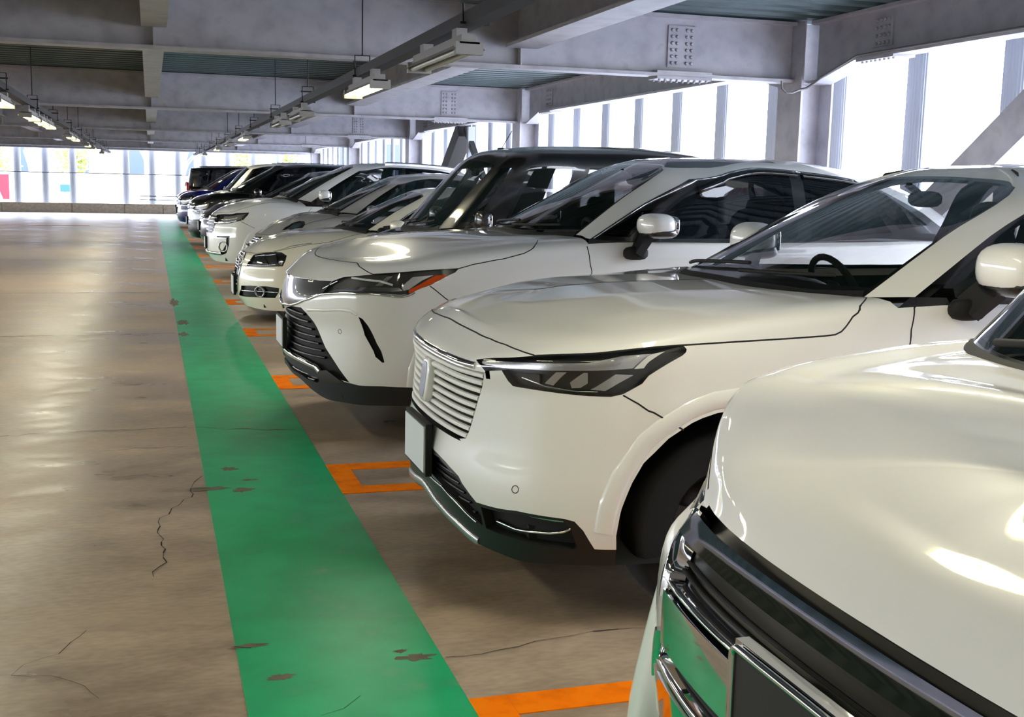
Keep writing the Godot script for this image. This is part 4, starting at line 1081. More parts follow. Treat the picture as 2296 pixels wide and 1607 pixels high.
func car_c() -> Dictionary:
	var d := {}
	d["x0"] = 0.77
	d["zc"] = -7.26
	d["L"] = 4.74
	d["hw"] = 0.9275
	d["J"] = 12
	d["kb"] = 7
	d["sharp"] = [4,6]
	d["tab"] = [0,0,0.2,0.01,0.4,0.045,0.55,0.1,0.65,0.16,0.74,0.24,0.81,0.33,0.86,0.44,0.89,0.54,0.91,0.66,0.925,0.86,0.9275,1.1,0.9275,1.66]
	d["side"] = [0.9275,2.6,0.9275,3.4,0.9275,3.9,0.8904,4.35,0.8162,4.58,0.64925,4.69,0.371,4.73,0,4.74]
	d["rows"] = [[0.02,0.97,1.66,[0,0.36,2,0.33,3,0.285,4,0.256,6,0.245,12,0.25,20,0.35]],[0,0.99,1.66,[0,0.46,2,0.44,4,0.4,6,0.37,12,0.37,20,0.45]],[0.01,1,1.66,[0,0.56,12,0.56,20,0.6]],[0.015,1,1.66,[0,0.67,12,0.68,20,0.7]],[-0.005,1,1.66,[0,0.755,3,0.765,6,0.785,12,0.8,20,0.8]],[0,0.998,1.66,[0,0.8,3,0.845,5,0.878,8,0.885,9,0.9,10,0.93,12,0.97,15,1,20,1]],[0.032,0.99,1.66,[0,0.93,2,0.935,3,0.94,5,0.972,6,0.985,8,1.007,9,1.018,10,1.03,11,1.06,12,1.1,15,1.12,20,1.1]],[0.1,0.97,1.65,[0,1,2,1,3,1.01,5,1.025,7,1.04,9,1.065,10,1.085,11,1.115,12,1.17,15,1.2,20,1.18]],[0.17,0.72,1.6,[0,1.065,3,1.06,6,1.075,9,1.12,11,1.165,12,1.205,20,1.18]],[0.3,0.4,1.45,[0,1.11,4,1.12,8,1.155,12,1.2,20,1.18]],[0.45,0,1.38,[0,1.145,4,1.155,8,1.18,12,1.205,20,1.18]]]
	d["cols"] = [[1.38,0,1.205,2.3,0,1.65],[1.42,0.4,1.2,2.3,0.32,1.645],[1.52,0.58,1.195,2.29,0.47,1.635],[1.64,0.72,1.213,2.26,0.57,1.612],[1.67,0.85,1.198,2.4,0.69,1.59],[2.75,0.91,1.19,2.85,0.66,1.635],[3.45,0.91,1.21,3.4,0.645,1.6],[4,0.88,1.25,3.7,0.6,1.56],[4.5,0.65,1.2,4,0.48,1.54],[4.62,0,1.2,4.1,0,1.56]]
	d["top"] = [2.5,1.69,2.52,1.695,2.56,1.7,2.62,1.7,2.75,1.705,3,1.71,3.3,1.705,3.7,1.66,3.9,1.62,4,1.61]
	d["wheels"] = [1.08,0.37,3.72,0.42]
	d["cuts"] = [
		["wheel_well","s","well",-0.28,[9.025,0.054,8.994,0.84,9.032,1.406,9.153,1.886,9.383,2.53,9.723,3.129,10.127,3.579,10.519,3.851,10.922,3.938,11.137,3.838,11.295,3.559,11.436,3.113,11.556,2.524,11.645,1.888,11.697,1.409,11.709,0.84,11.677,0.039,11.677,-0.01,9.025,-0.01]],
		["rear_wheel_well","s","well",-0.28,[13.886,0.059,13.874,0.872,13.888,1.434,13.927,1.913,13.991,2.551,14.118,3.124,14.278,3.555,14.456,3.821,14.643,3.912,14.829,3.82,15.003,3.547,15.182,3.103,15.329,2.509,15.439,1.867,15.508,1.363,15.533,0.725,15.511,0,15.511,-0.01,13.886,-0.01]],
		["headlight","s","dark",-0.025,[3.849,5.104,4.276,5.778,4.891,5.956,6.469,5.98,8.354,5.961,10,5.982,9.913,5.785,9.267,5.268,8.453,4.957,8.121,4.949,6.489,5.068,4.937,5.051]],
		["nose_panel","c","gloss",-0.004,[0,6,0,6.045,0.718,5.923,1.797,5.975,2.603,6.006,4.267,5.805,3.849,5.104,3.372,5.002,2.537,4.782,1.457,4.187,0,3.788,0,4]],
		["hood","c","paint",0,[0,8.4,1.133,7.904,1.396,7.801,2.472,7.648,3.737,7.391,4.933,7.246,6.475,5.991,8.352,5.971,10,5.982,10.317,6.213,11.039,6.37,11.254,6.673,11.385,7.149,11.533,7.662,12,10,0,10]],
		["grille","c","matte",-0.03,[0,3.55,1.463,3.999,2.296,4.074,2.621,3.767,3.969,1.987,4.951,1.308,5.519,0.974,6.049,0.949,3.648,1.054,3.374,1.141,2.226,1.145,0.7,1.099,0,1.35]],
		["lower_intake","c","dark",-0.03,[0,0.95,0.137,0.549,1.077,0.539,2.121,0.6,3.001,0.669,3.506,0.776,3.582,0.646,3.405,0.502,2.608,0.359,1.356,0.209,0.474,0.36,0,0.35]],
		["lower_bumper","c","darkgrey",0,[0,1.3,0.696,1.074,2.225,1.125,3.374,1.124,3.682,1.061,4.502,0.897,5.518,0.953,6.048,0.929,7.225,0.929,8.984,0.877,10.2,1,10.4,0,0,0]],
		["air_slot","s","matte",-0.03,[5.958,3.691,6.151,3.582,6.362,3.248,6.778,2.374,7.218,1.675,7.1,1.66,6.752,1.826,6.186,2.75]],
	]
	d["strips"] = [
		["arch_lip","s","paint",0.075,-0.012,0.003,[8.648,0.908,8.718,1.49,8.951,2.024,9.229,2.789,9.62,3.433,10.075,3.911,10.49,4.162,10.923,4.226,11.153,4.138,11.327,3.883,11.48,3.408,11.609,2.777,11.708,2.024,11.768,1.494,11.785,0.909],false],
		["arch_lip","s","paint",0.075,-0.012,0.003,[13.821,0.948,13.838,1.524,13.883,2.073,13.953,2.814,14.071,3.431,14.245,3.892,14.439,4.105,14.643,4.159,14.845,4.103,15.04,3.89,15.233,3.416,15.394,2.777,15.517,2.006,15.595,1.453,15.625,0.791],false],
		["headlight/light_line","s","white",0.012,-0.015,-0.002,[5.348,5.895,6.18,5.736,6.836,5.648,7.581,5.441],false],
		["headlight/chrome_line","s","chrome",0.008,-0.015,-0.004,[3.711,5.416,4.551,5.776],false],
		["chrome_strip","c","chrome",0.014,-0.004,0.01,[0,3.55,0,3.882,1.458,4.088,2.543,4.717,3.386,4.949,3.864,5.045,4.957,4.995,6.497,5.005,8.143,4.86,8.49,4.91,8.724,5.003],false],
		["panel_seam","c","seam",0.007,-0.004,0.0008,[0,8.4,1.133,7.904,1.396,7.801,2.472,7.648,3.737,7.391,4.933,7.246,6.475,5.991,8.352,5.971,10,5.982,10.317,6.213,11.039,6.37,11.254,6.673,11.385,7.149,11.533,7.662],false],
		["grille/slat","c","dark",0.012,-0.03,-0.008,[0,3.577,0.275,3.573,0.55,3.565,0.825,3.556,1.1,3.548,1.375,3.542,1.65,3.535,1.925,3.529,2.2,3.523],false],
		["grille/slat","c","dark",0.012,-0.03,-0.008,[0,3.141,0.31,3.139,0.62,3.135,0.93,3.13,1.24,3.127,1.55,3.123,1.86,3.12,2.17,3.116,2.48,3.113],false],
		["grille/slat","c","dark",0.012,-0.03,-0.008,[0,2.775,0.345,2.774,0.69,2.772,1.035,2.769,1.38,2.768,1.725,2.766,2.07,2.764,2.415,2.762,2.76,2.759],false],
		["grille/slat","c","dark",0.012,-0.03,-0.008,[0,2.455,0.38,2.454,0.76,2.452,1.14,2.45,1.52,2.448,1.9,2.446,2.28,2.443,2.66,2.44,3.04,2.437],false],
		["grille/slat","c","dark",0.012,-0.03,-0.008,[0,2.122,0.415,2.121,0.83,2.12,1.245,2.119,1.66,2.118,2.075,2.116,2.49,2.114,2.905,2.112,3.32,2.11],false],
		["grille/slat","c","dark",0.012,-0.03,-0.008,[0,1.79,0.45,1.794,0.9,1.802,1.35,1.807,1.8,1.811,2.25,1.817,2.7,1.824,3.15,1.831,3.6,1.838],false],
		["grille/slat","c","dark",0.012,-0.03,-0.008,[0,1.379,0.485,1.403,0.97,1.439,1.455,1.461,1.94,1.485,2.425,1.513,2.91,1.543,3.395,1.571,3.88,1.596],false],
		["lower_intake/slat","c","gloss",0.008,-0.03,-0.01,[0,0.389,0.5,0.436,1,0.51,1.5,0.552,2,0.623,2.5,0.73,3,0.84],false],
		["lower_intake/slat","c","gloss",0.008,-0.03,-0.01,[0,0.148,0.5,0.199,1,0.28,1.5,0.321,2,0.4,2.5,0.527,3,0.651],false],
		["lower_intake/slat","c","gloss",0.008,-0.03,-0.01,[0,0,0.5,0,1,0.047,1.5,0.091,2,0.179,2.5,0.329,3,0.469],false],
		["chrome_lip","c","chrome",0.03,-0.005,0.014,[0,1.25,0.703,1.149,2.225,1.166,3.374,1.157,3.681,1.046],false],
		["panel_seam","s","seam",0.007,-0.004,0.0008,[9.24,5.22,9.474,4.874,9.695,4.545,9.912,4.27],false],
		["panel_seam","s","seam",0.007,-0.004,0.0008,[11.976,6.792,11.989,5.889,12.009,5.345,12,4,12,1],false],
		["crease_line","s","paint",0.02,-0.006,0.002,[2.737,3.948,4.985,4.063,5.565,3.988,5.915,3.782],false],
		["parking_sensor","s","seam",0.003,-0.002,0.0008,[4.906,2.864,4.893,2.917,4.856,2.957,4.806,2.971,4.756,2.957,4.719,2.917,4.706,2.864,4.719,2.811,4.756,2.771,4.806,2.757,4.856,2.771,4.893,2.811],true],
	]
	d["slabs"] = [
		["headlight/lens","s","lens",-0.005,0.001,[3.849,5.104,4.276,5.778,4.891,5.956,6.469,5.98,8.354,5.961,10,5.982,9.913,5.785,9.267,5.268,8.453,4.957,8.121,4.949,6.489,5.068,4.937,5.051]],
		["headlight/amber_marker","s","amber",-0.025,0.003,[9.692,5.676,9.671,5.62,9.259,5.292,8.464,4.966,8.442,5.157,8.98,5.382,9.37,5.715]],
		["headlight/reflector","s","silver",-0.025,-0.008,[9.293,5.726,8.508,5.731,8.067,5.341,8.2,5.141,8.439,5.179]],
		["headlight/light_strip","s","chrome",-0.025,-0.008,[4.895,5.244,5.813,5.375,7.966,5.307,8.159,5.145,7.643,5.123,5.858,5.181,4.182,5.21]],
		["headlight/reflector","s","chrome",-0.025,-0.012,[6.672,5.438,7.199,5.84,7.487,5.843,7.014,5.41]],
		["lip_wing","s","gloss",0,0.012,[3.649,1.085,4.238,1.205,5.213,0.94,4.78,0.776,3.979,0.656]],
	]
	d["gcuts"] = [
		["windshield","c","glass",0,[0,0.1,1,0.1,2,0.1,2.86,0.1,2.9,1.86,2,1.9,0,1.92]],
		["windshield_frame","c","gloss",0,[0,0,1,0,2,0,2.98,0,2.98,1.98,2,2,0,2]],
		["side_window","s","darkglass",0,[4.35,0.1,4.5,0.08,5.36,0.08,5.36,1.78,4.75,1.8,4.4,1.62,4.3,1.2]],
		["quarter_window","s","darkglass",0,[4.08,0.12,4.28,0.1,4.22,0.9,4.1,0.8]],
		["rear_side_window","s","darkglass",0,[5.5,0.1,6.45,0.12,6.35,1.8,5.5,1.86]],
		["rear_quarter_window","s","darkglass",0,[6.58,0.18,7.1,0.3,6.95,1.5,6.5,1.76]],
		["rear_window","c","darkglass",0,[8.15,0.25,9,0.25,9,1.8,8.2,1.78]],
		["window_trim","s","gloss",0,[4.02,0,7.35,0,7.3,0.8,7,1.75,6.4,1.93,5,1.95,4.5,1.94,4.02,1.8]],
		["glass_roof","c","gloss",0,[0,2.08,2.4,2.1,3,2.16,4.6,2.5,5.4,2.6,5.4,4,0,4]],
	]
	d["gstrips"] = [
		["window_chrome","s","chrome",0.014,-0.002,0.006,[4.04,0.02,4.04,1,4.1,1.8,4.5,1.96,5,1.97,6.4,1.95,7,1.77],false],
		["rain_visor","s","smoke",0.05,0.004,0.016,[4.3,1.45,4.5,1.78,5,1.84,5.45,1.84],false],
		["rain_visor","s","smoke",0.05,0.004,0.016,[5.52,1.84,6,1.84,6.4,1.82],false],
	]
	d["gslabs"] = [
	]
	d["plate"] = {"v":0.165,"w0":0.5,"w1":0.665,"u":-0.02,"mat":"plate","frame":"matte"}
	return d

func car_d() -> Dictionary:
	var d := {}
	d["x0"] = 1.68
	d["zc"] = -10.22
	d["L"] = 3.4
	d["hw"] = 0.7375
	d["J"] = 11
	d["kb"] = 6
	d["sharp"] = [5]
	d["tab"] = [0,0,0.184375,0.00864,0.331875,0.0288,0.45725,0.0684,0.54575,0.1152,0.612125,0.18,0.66375,0.252,0.700625,0.3312,0.72275,0.432,0.7375,0.612,0.7375,0.828,0.7375,1.02]
	d["side"] = [0.7375,1.92,0.7375,2.57,0.733813,2.65,0.715375,3.05,0.66375,3.26,0.51625,3.36,0.295,3.39,0,3.4]
	d["rows"] = [[0.07,0.95,1.02,[0,0.23,5,0.2,11,0.2,19,0.32]],[0.01,0.99,1.02,[0,0.34,11,0.34,19,0.44]],[0,1,1.02,[0,0.42,11,0.42,19,0.47]],[0.02,1,1.02,[0,0.66,11,0.68,19,0.71]],[0.0225,0.995,1.02,[0,0.86,5,0.88,9,0.95,11,0.98,14,1.01,19,1.01]],[0.05,0.97,1.02,[0,0.93,5,0.95,9,1.01,11,1.07,14,1.08,19,1.08]],[0.12,0.93,1,[0,0.98,5,1,9,1.06,11,1.12,14,1.13,19,1.13]],[0.25,0.68,0.77,[0,1.01675,5,1.0325,9,1.093,11,1.08,19,1.13]],[0.38,0.36,0.55,[0,1.03775,5,1.0514,9,1.0724,11,1.085,19,1.13]],[0.5,0,0.52,[0,1.0493,5,1.0619,9,1.0766,11,1.085,19,1.13]]]
	d["cols"] = [[0.5,0,1.09,1.08,0,1.72],[0.52,0.35,1.09,1.09,0.3,1.715],[0.57,0.55,1.1,1.11,0.48,1.7],[0.63,0.63,1.12,1.15,0.57,1.69],[0.72,0.69,1.13,1.2,0.62,1.72],[0.96,0.715,1.14,1.36,0.66,1.75],[1.7,0.725,1.12,1.9,0.66,1.77],[2.7,0.725,1.13,2.7,0.66,1.77],[3.25,0.6,1.13,3.15,0.54,1.74],[3.36,0,1.12,3.2,0,1.75]]
	d["top"] = [1.3,1.8,1.35,1.81,1.4,1.815,1.45,1.82,1.5,1.83,1.6,1.84,1.95,1.855,2.6,1.86,3,1.83,3.05,1.82]
	d["wheels"] = [0.6,0.29,3,0.35]
	d["cuts"] = [
		["wheel_well","s","well",-0.28,[5.384,0.039,5.669,0.611,6.015,1.286,6.41,2.064,6.91,2.318,7.444,2.543,8.04,2.716,8.453,2.822,8.893,2.857,9.284,2.82,9.639,2.713,9.958,2.542,10.247,2.319,10.462,2.064,10.589,1.287,10.62,0.611,10.547,0.036,10.547,-0.01,5.384,-0.01]],
		["rear_wheel_well","s","well",-0.28,[14.016,0,14.002,0.486,14.046,1.098,14.136,2.064,14.254,2.327,14.392,2.534,14.543,2.682,14.705,2.771,14.878,2.799,15.116,2.765,15.437,2.671,15.739,2.518,16.051,2.305,16.419,2.006,16.704,0.762,16.853,0.175,16.806,0,16.806,-0.01,14.016,-0.01]],
		["headlight","s","dark",-0.02,[2.6,3.2,3.4,2.9,5.5,3,7.2,3.6,8.2,4.4,8.2,4.8,5.5,4.6,3,4.3]],
		["grille","c","black",-0.02,[0,4.7,2.2,4.7,2,3.2,0,3.2]],
		["lower_intake","c","black",-0.02,[0,0.9,3.5,0.9,3.3,1.9,0,1.9]],
		["hood","c","paint",0,[0,5.2,3,5.2,5,5.5,7,6,9,6.2,10,6.4,11,6.7,11,9,0,9]],
	]
	d["strips"] = [
		["grille/slat","c","chrome",0.02,-0.02,0.008,[0,3.4,1,3.4,2,3.4],false],
		["grille/slat","c","chrome",0.02,-0.02,0.008,[0,3.75,1,3.75,2,3.75],false],
		["grille/slat","c","chrome",0.02,-0.02,0.008,[0,4.1,1,4.1,2,4.1],false],
		["grille/slat","c","chrome",0.02,-0.02,0.008,[0,4.45,1,4.45,2,4.45],false],
		["panel_seam","c","seam",0.007,-0.004,0.0008,[0,5.2,3,5.2,5,5.5,7,6,9,6.2,10,6.4,11,6.7],false],
	]
	d["slabs"] = [
		["headlight/lens","s","lens",-0.004,0.001,[2.6,3.2,3.4,2.9,5.5,3,7.2,3.6,8.2,4.4,8.2,4.8,5.5,4.6,3,4.3]],
		["headlight/reflector","s","chrome",-0.02,-0.006,[3.455,3.395,4.015,3.185,5.485,3.255,6.675,3.675,7.375,4.235,7.375,4.515,5.485,4.375,3.735,4.165]],
	]
	d["gcuts"] = [
		["windshield","c","glass",0,[0,0.1,1,0.1,2,0.1,2.86,0.1,2.9,1.86,2,1.9,0,1.92]],
		["windshield_frame","c","gloss",0,[0,0,1,0,2,0,2.98,0,2.98,1.98,2,2,0,2]],
		["quarter_window","s","glass",0,[4.14,0.14,4.74,0.14,4.74,1.6,4.2,1.6]],
		["side_window","s","glass",0,[5.25,0.12,5.88,0.12,5.88,1.58,5.2,1.58]],
		["rear_side_window","s","glass",0,[6.08,0.12,6.9,0.12,6.9,1.58,6.08,1.58]],
		["rear_quarter_window","s","glass",0,[7.08,0.15,7.6,0.2,7.6,1.55,7.08,1.58]],
		["rear_window","c","glass",0,[8.15,0.25,9,0.25,9,1.8,8.2,1.78]],
		["window_trim","s","gloss",0,[4.02,0,7.75,0,7.75,1.9,4.02,1.9]],
	]
	d["gstrips"] = [
	]
	d["gslabs"] = [
	]
	d["plate"] = {"v":0.165,"w0":0.45,"w1":0.615,"u":-0.015,"mat":"plate","frame":"matte"}
	return d

func car_e() -> Dictionary:
	var d := {}
	d["x0"] = 0.87
	d["zc"] = -13.17
	d["L"] = 4.29
	d["hw"] = 0.8825
	d["J"] = 11
	d["kb"] = 6
	d["sharp"] = [5]
	d["tab"] = [0,0,0.220625,0.012,0.397125,0.04,0.54715,0.095,0.65305,0.16,0.732475,0.25,0.79425,0.35,0.838375,0.46,0.86485,0.6,0.8825,0.85,0.8825,1.15,0.8825,1.5]
	d["side"] = [0.8825,2.6,0.8825,3.5,0.878087,3.54,0.856025,3.94,0.79425,4.15,0.61775,4.25,0.353,4.28,0,4.29]
	d["rows"] = [[0.07,0.95,1.5,[0,0.16,5,0.13,11,0.13,19,0.25]],[0.01,0.99,1.5,[0,0.27,11,0.27,19,0.37]],[0,1,1.5,[0,0.33,11,0.33,19,0.38]],[0.02,1,1.5,[0,0.56,11,0.58,19,0.61]],[0.0405,0.995,1.5,[0,0.63,5,0.65,9,0.72,11,0.79,14,0.86,19,0.86]],[0.09,0.97,1.5,[0,0.7,5,0.72,9,0.78,11,0.88,14,0.93,19,0.93]],[0.16,0.93,1.48,[0,0.75,5,0.77,9,0.83,11,0.93,14,0.98,19,0.98]],[0.29,0.68,1.352,[0,0.82875,5,0.8625,9,0.935,11,0.97,19,0.98]],[0.42,0.36,1.2,[0,0.87375,5,0.903,9,0.948,11,0.975,19,0.98]],[0.54,0,1.17,[0,0.8985,5,0.9255,9,0.957,11,0.975,19,0.98]]]
	d["cols"] = [[1.17,0,0.985,1.98,0,1.39],[1.19,0.4,0.985,1.99,0.32,1.385],[1.26,0.6,0.98,2,0.46,1.375],[1.35,0.72,0.985,2,0.54,1.355],[1.5,0.8,0.98,2.12,0.6,1.35],[2.4,0.84,0.955,2.5,0.6,1.39],[2.9,0.84,0.97,2.8,0.58,1.38],[3.6,0.8,1,3.3,0.54,1.33],[4,0.6,0.98,3.6,0.45,1.28],[4.15,0,0.97,3.7,0,1.29]]
	d["top"] = [2.15,1.43,2.2,1.435,2.25,1.44,2.3,1.445,2.35,1.45,2.5,1.455,2.8,1.45,3.2,1.41,3.45,1.36,3.55,1.34]
	d["wheels"] = [0.87,0.32,3.45,0.37]
	d["cuts"] = [
		["wheel_well","s","well",-0.28,[7.323,0.036,7.262,0.695,7.284,1.831,7.392,2.316,7.603,2.682,7.971,3.05,8.292,3.472,8.646,3.724,9.027,3.774,9.357,3.634,9.661,3.371,9.922,3.021,10.11,2.699,10.221,2.327,10.255,1.832,10.207,0.695,10.074,0.036,10.074,-0.01,7.323,-0.01]],
		["rear_wheel_well","s","well",-0.28,[12.511,0.227,12.483,0.863,12.478,2.049,12.496,2.416,12.536,2.767,12.597,3.048,12.679,3.302,12.782,3.44,12.911,3.448,14.007,3.324,14.28,3.191,14.461,2.988,14.593,2.751,14.68,2.409,14.719,1.769,14.708,0.484,14.646,0,14.646,-0.01,12.511,-0.01]],
		["headlight","s","dark",-0.03,[2.639,3.232,2.801,4.114,2.869,4.906,3.945,5.291,5.221,5.512,6.057,5.182,6.754,4.538,6.84,3.823,6.643,3.283]],
		["grille","c","black",-0.02,[0,5,1.203,4.965,1.834,3.966,1.548,2.738,1.386,2.247,0.53,1.004,0,0.9]],
		["fog_recess","s","black",-0.03,[2.087,2.143,3.397,2.2,5.384,2.217,6.467,2.167,6.015,1.005,3.829,0.972,1.193,0.854]],
		["hood","c","paint",0,[0,5.2,3,5.2,5,5.5,7,6,9,6.2,10,6.4,11,6.7,11,9,0,9]],
	]
	d["strips"] = [
		["headlight/chrome_rim","s","chrome",0.01,-0.02,-0.004,[3.078,4.79,4.626,5.057,5.381,5.163],false],
		["grille/chrome_frame","c","chrome",0.02,-0.01,0.01,[0,5.05,1.203,4.965,1.834,3.966,1.548,2.738,1.386,2.247,0.53,1.004,0,0.9],false],
		["grille/slat","c","chrome",0.012,-0.02,0.004,[0,4.588,0.275,4.582,0.55,4.565,0.825,4.545,1.1,4.528],false],
		["grille/slat","c","chrome",0.012,-0.02,0.004,[0,4.131,0.255,4.124,0.51,4.107,0.765,4.086,1.02,4.065],false],
		["grille/slat","c","chrome",0.012,-0.02,0.004,[0,3.74,0.235,3.736,0.47,3.723,0.705,3.706,0.94,3.689],false],
		["grille/slat","c","chrome",0.012,-0.02,0.004,[0,3.157,0.215,3.154,0.43,3.149,0.645,3.141,0.86,3.133],false],
		["grille/slat","c","chrome",0.012,-0.02,0.004,[0,2.891,0.195,2.89,0.39,2.889,0.585,2.887,0.78,2.884],false],
		["grille/slat","c","chrome",0.012,-0.02,0.004,[0,2.257,0.175,2.257,0.35,2.257,0.525,2.257,0.7,2.257],false],
		["grille/slat","c","chrome",0.012,-0.02,0.004,[0,2.072,0.155,2.072,0.31,2.072,0.465,2.072,0.62,2.072],false],
		["fog_recess/chrome_line","s","chrome",0.008,-0.03,-0.005,[1.896,1.73,4.213,2.003,6.283,1.973],false],
		["panel_seam","s","seam",0.007,-0.004,0.0008,[4.953,5.673,6.402,6.141,8.226,6.205],false],
		["panel_seam","c","seam",0.007,-0.004,0.0008,[0,5.2,3,5.2,5,5.5,7,6,9,6.2,10,6.4,11,6.7],false],
	]
	d["slabs"] = [
		["headlight/lens","s","lens",-0.004,0.001,[2.639,3.232,2.801,4.114,2.869,4.906,3.945,5.291,5.221,5.512,6.057,5.182,6.754,4.538,6.84,3.823,6.643,3.283]],
		["headlight/reflector","s","chrome",-0.03,-0.012,[3.267,3.626,3.285,4.609,4.269,4.771,5.18,3.689]],
		["headlight/projector","s","black",-0.03,-0.01,[4.943,4.781,5.598,4.885,6.051,3.688,5.442,3.717]],
		["headlight/reflector","s","chrome",-0.03,-0.012,[6.135,3.678,6.156,4.181,6.576,3.894,6.562,3.381]],
	]
	d["gcuts"] = [
		["windshield","c","glass",0,[0,0.1,1,0.1,2,0.1,2.86,0.1,2.9,1.86,2,1.9,0,1.92]],
		["windshield_frame","c","gloss",0,[0,0,1,0,2,0,2.98,0,2.98,1.98,2,2,0,2]],
		["side_window","s","glass",0,[4.12,0.12,5.4,0.1,5.4,1.84,4.6,1.84,4.15,1.75]],
		["rear_side_window","s","darkglass",0,[5.5,0.1,6.45,0.12,6.35,1.8,5.5,1.86]],
		["rear_quarter_window","s","darkglass",0,[6.58,0.18,7.1,0.3,6.95,1.5,6.5,1.76]],
		["rear_window","c","darkglass",0,[8.15,0.25,9,0.25,9,1.8,8.2,1.78]],
		["window_trim","s","gloss",0,[4.02,0,7.35,0,7.3,0.8,7,1.75,6.4,1.93,5,1.95,4.5,1.94,4.02,1.8]],
	]
	d["gstrips"] = [
		["window_chrome","s","chrome",0.012,-0.002,0.006,[4.04,0.02,4.04,1,4.1,1.8,4.5,1.96,5,1.97,6.4,1.95],false],
	]
	d["gslabs"] = [
	]
	d["plate"] = {"v":0.165,"w0":0.26,"w1":0.45,"u":-0.02,"mat":"plate","frame":"matte"}
	d["fogs"] = [[4.545,1.974,0.062]]
	return d

func car_f() -> Dictionary:
	var d := {}
	d["x0"] = 1.25
	d["zc"] = -16.12
	d["L"] = 3.9
	d["hw"] = 0.8475
	d["J"] = 11
	d["kb"] = 6
	d["sharp"] = [5]
	d["tab"] = [0,0,0.211875,0.0126,0.381375,0.042,0.52545,0.09975,0.62715,0.168,0.703425,0.2625,0.76275,0.3675,0.805125,0.483,0.83055,0.63,0.8475,0.8925,0.8475,1.2075,0.8475,1.55]
	d["side"] = [0.8475,2.65,0.8475,3.55,0.843263,3.15,0.822075,3.55,0.76275,3.76,0.59325,3.86,0.339,3.89,0,3.9]
	d["rows"] = [[0.07,0.95,1.55,[0,0.23,5,0.2,11,0.2,19,0.32]],[0.01,0.99,1.55,[0,0.34,11,0.34,19,0.44]],[0,1,1.55,[0,0.42,11,0.42,19,0.47]],[0.02,1,1.55,[0,0.62,11,0.64,19,0.67]],[0.054,0.995,1.55,[0,0.69,5,0.71,9,0.87,11,0.9,14,0.96,19,0.96]],[0.12,0.97,1.55,[0,0.76,5,0.78,9,0.93,11,0.99,14,1.03,19,1.03]],[0.19,0.93,1.53,[0,0.81,5,0.83,9,0.98,11,1.04,14,1.08,19,1.08]],[0.32,0.68,1.3,[0,0.90275,5,0.9425,9,1.055,11,1.07,19,1.08]],[0.45,0.36,1.08,[0,0.95575,5,0.9902,9,1.0432,11,1.075,19,1.08]],[0.57,0,1.05,[0,0.9849,5,1.0167,9,1.0538,11,1.075,19,1.08]]]
	d["cols"] = [[0.97,0,1.085,1.85,0,1.52],[1,0.4,1.08,1.85,0.32,1.515],[1.05,0.56,1.08,1.84,0.46,1.505],[1.12,0.68,1.09,1.83,0.54,1.49],[1.32,0.79,1.08,1.95,0.62,1.5],[2.2,0.82,1.045,2.35,0.62,1.56],[2.7,0.82,1.07,2.7,0.61,1.55],[3.3,0.79,1.1,3.15,0.57,1.5],[3.7,0.6,1.08,3.4,0.45,1.45],[3.8,0,1.07,3.45,0,1.46]]
	d["top"] = [2.05,1.57,2.1,1.58,2.15,1.59,2.2,1.6,2.3,1.615,2.5,1.63,2.7,1.63,3,1.59,3.3,1.53,3.35,1.52]
	d["wheels"] = [0.8,0.31,3.3,0.37]
	d["cuts"] = [
		["wheel_well","s","well",-0.28,[6.241,0.036,6.383,0.653,6.572,1.441,6.817,2.16,7.123,2.497,7.485,2.8,7.945,3.031,8.278,3.162,8.607,3.195,8.935,3.146,9.208,3.018,9.446,2.807,9.643,2.512,9.785,2.163,9.859,1.442,9.858,0.653,9.775,0.036,9.775,-0.01,6.241,-0.01]],
		["rear_wheel_well","s","well",-0.28,[14.072,0,14.072,0.522,14.072,1.319,13.919,2.189,13.919,2.539,14.049,2.799,14.436,2.967,14.345,3.068,14.516,3.098,14.665,3.065,14.806,2.962,14.948,2.784,15.169,2.518,15.367,2.157,15.492,1.038,15.54,0.37,15.505,0,15.505,-0.01,14.072,-0.01]],
		["headlight","s","dark",-0.02,[4.387,6.144,4.672,6.461,5.682,6.725,6.845,6.658,7.325,6.436,7.405,6.11,7.368,5.288,6.618,5.697,5.185,6.184]],
		["grille","c","black",-0.02,[0,4.7,2.2,4.7,2,3.2,0,3.2]],
		["lower_intake","c","black",-0.02,[0,0.9,3.5,0.9,3.3,1.9,0,1.9]],
		["hood","c","paint",0,[0,5.2,3,5.2,5,5.5,7,6,9,6.2,10,6.4,11,6.7,11,9,0,9]],
	]
	d["strips"] = [
		["grille/slat","c","chrome",0.02,-0.02,0.008,[0,3.4,1,3.4,2,3.4],false],
		["grille/slat","c","chrome",0.02,-0.02,0.008,[0,3.75,1,3.75,2,3.75],false],
		["grille/slat","c","chrome",0.02,-0.02,0.008,[0,4.1,1,4.1,2,4.1],false],
		["grille/slat","c","chrome",0.02,-0.02,0.008,[0,4.45,1,4.45,2,4.45],false],
		["panel_seam","c","seam",0.007,-0.004,0.0008,[0,5.2,3,5.2,5,5.5,7,6,9,6.2,10,6.4,11,6.7],false],
	]
	d["slabs"] = [
		["headlight/lens","s","lens",-0.004,0.001,[4.387,6.144,4.672,6.461,5.682,6.725,6.845,6.658,7.325,6.436,7.405,6.11,7.368,5.288,6.618,5.697,5.185,6.184]],
		["headlight/reflector","s","chrome",-0.02,-0.006,[4.92,6.158,5.12,6.379,5.827,6.564,6.641,6.517,6.977,6.362,7.033,6.134,7.007,5.558,6.482,5.845,5.479,6.186]],
	]
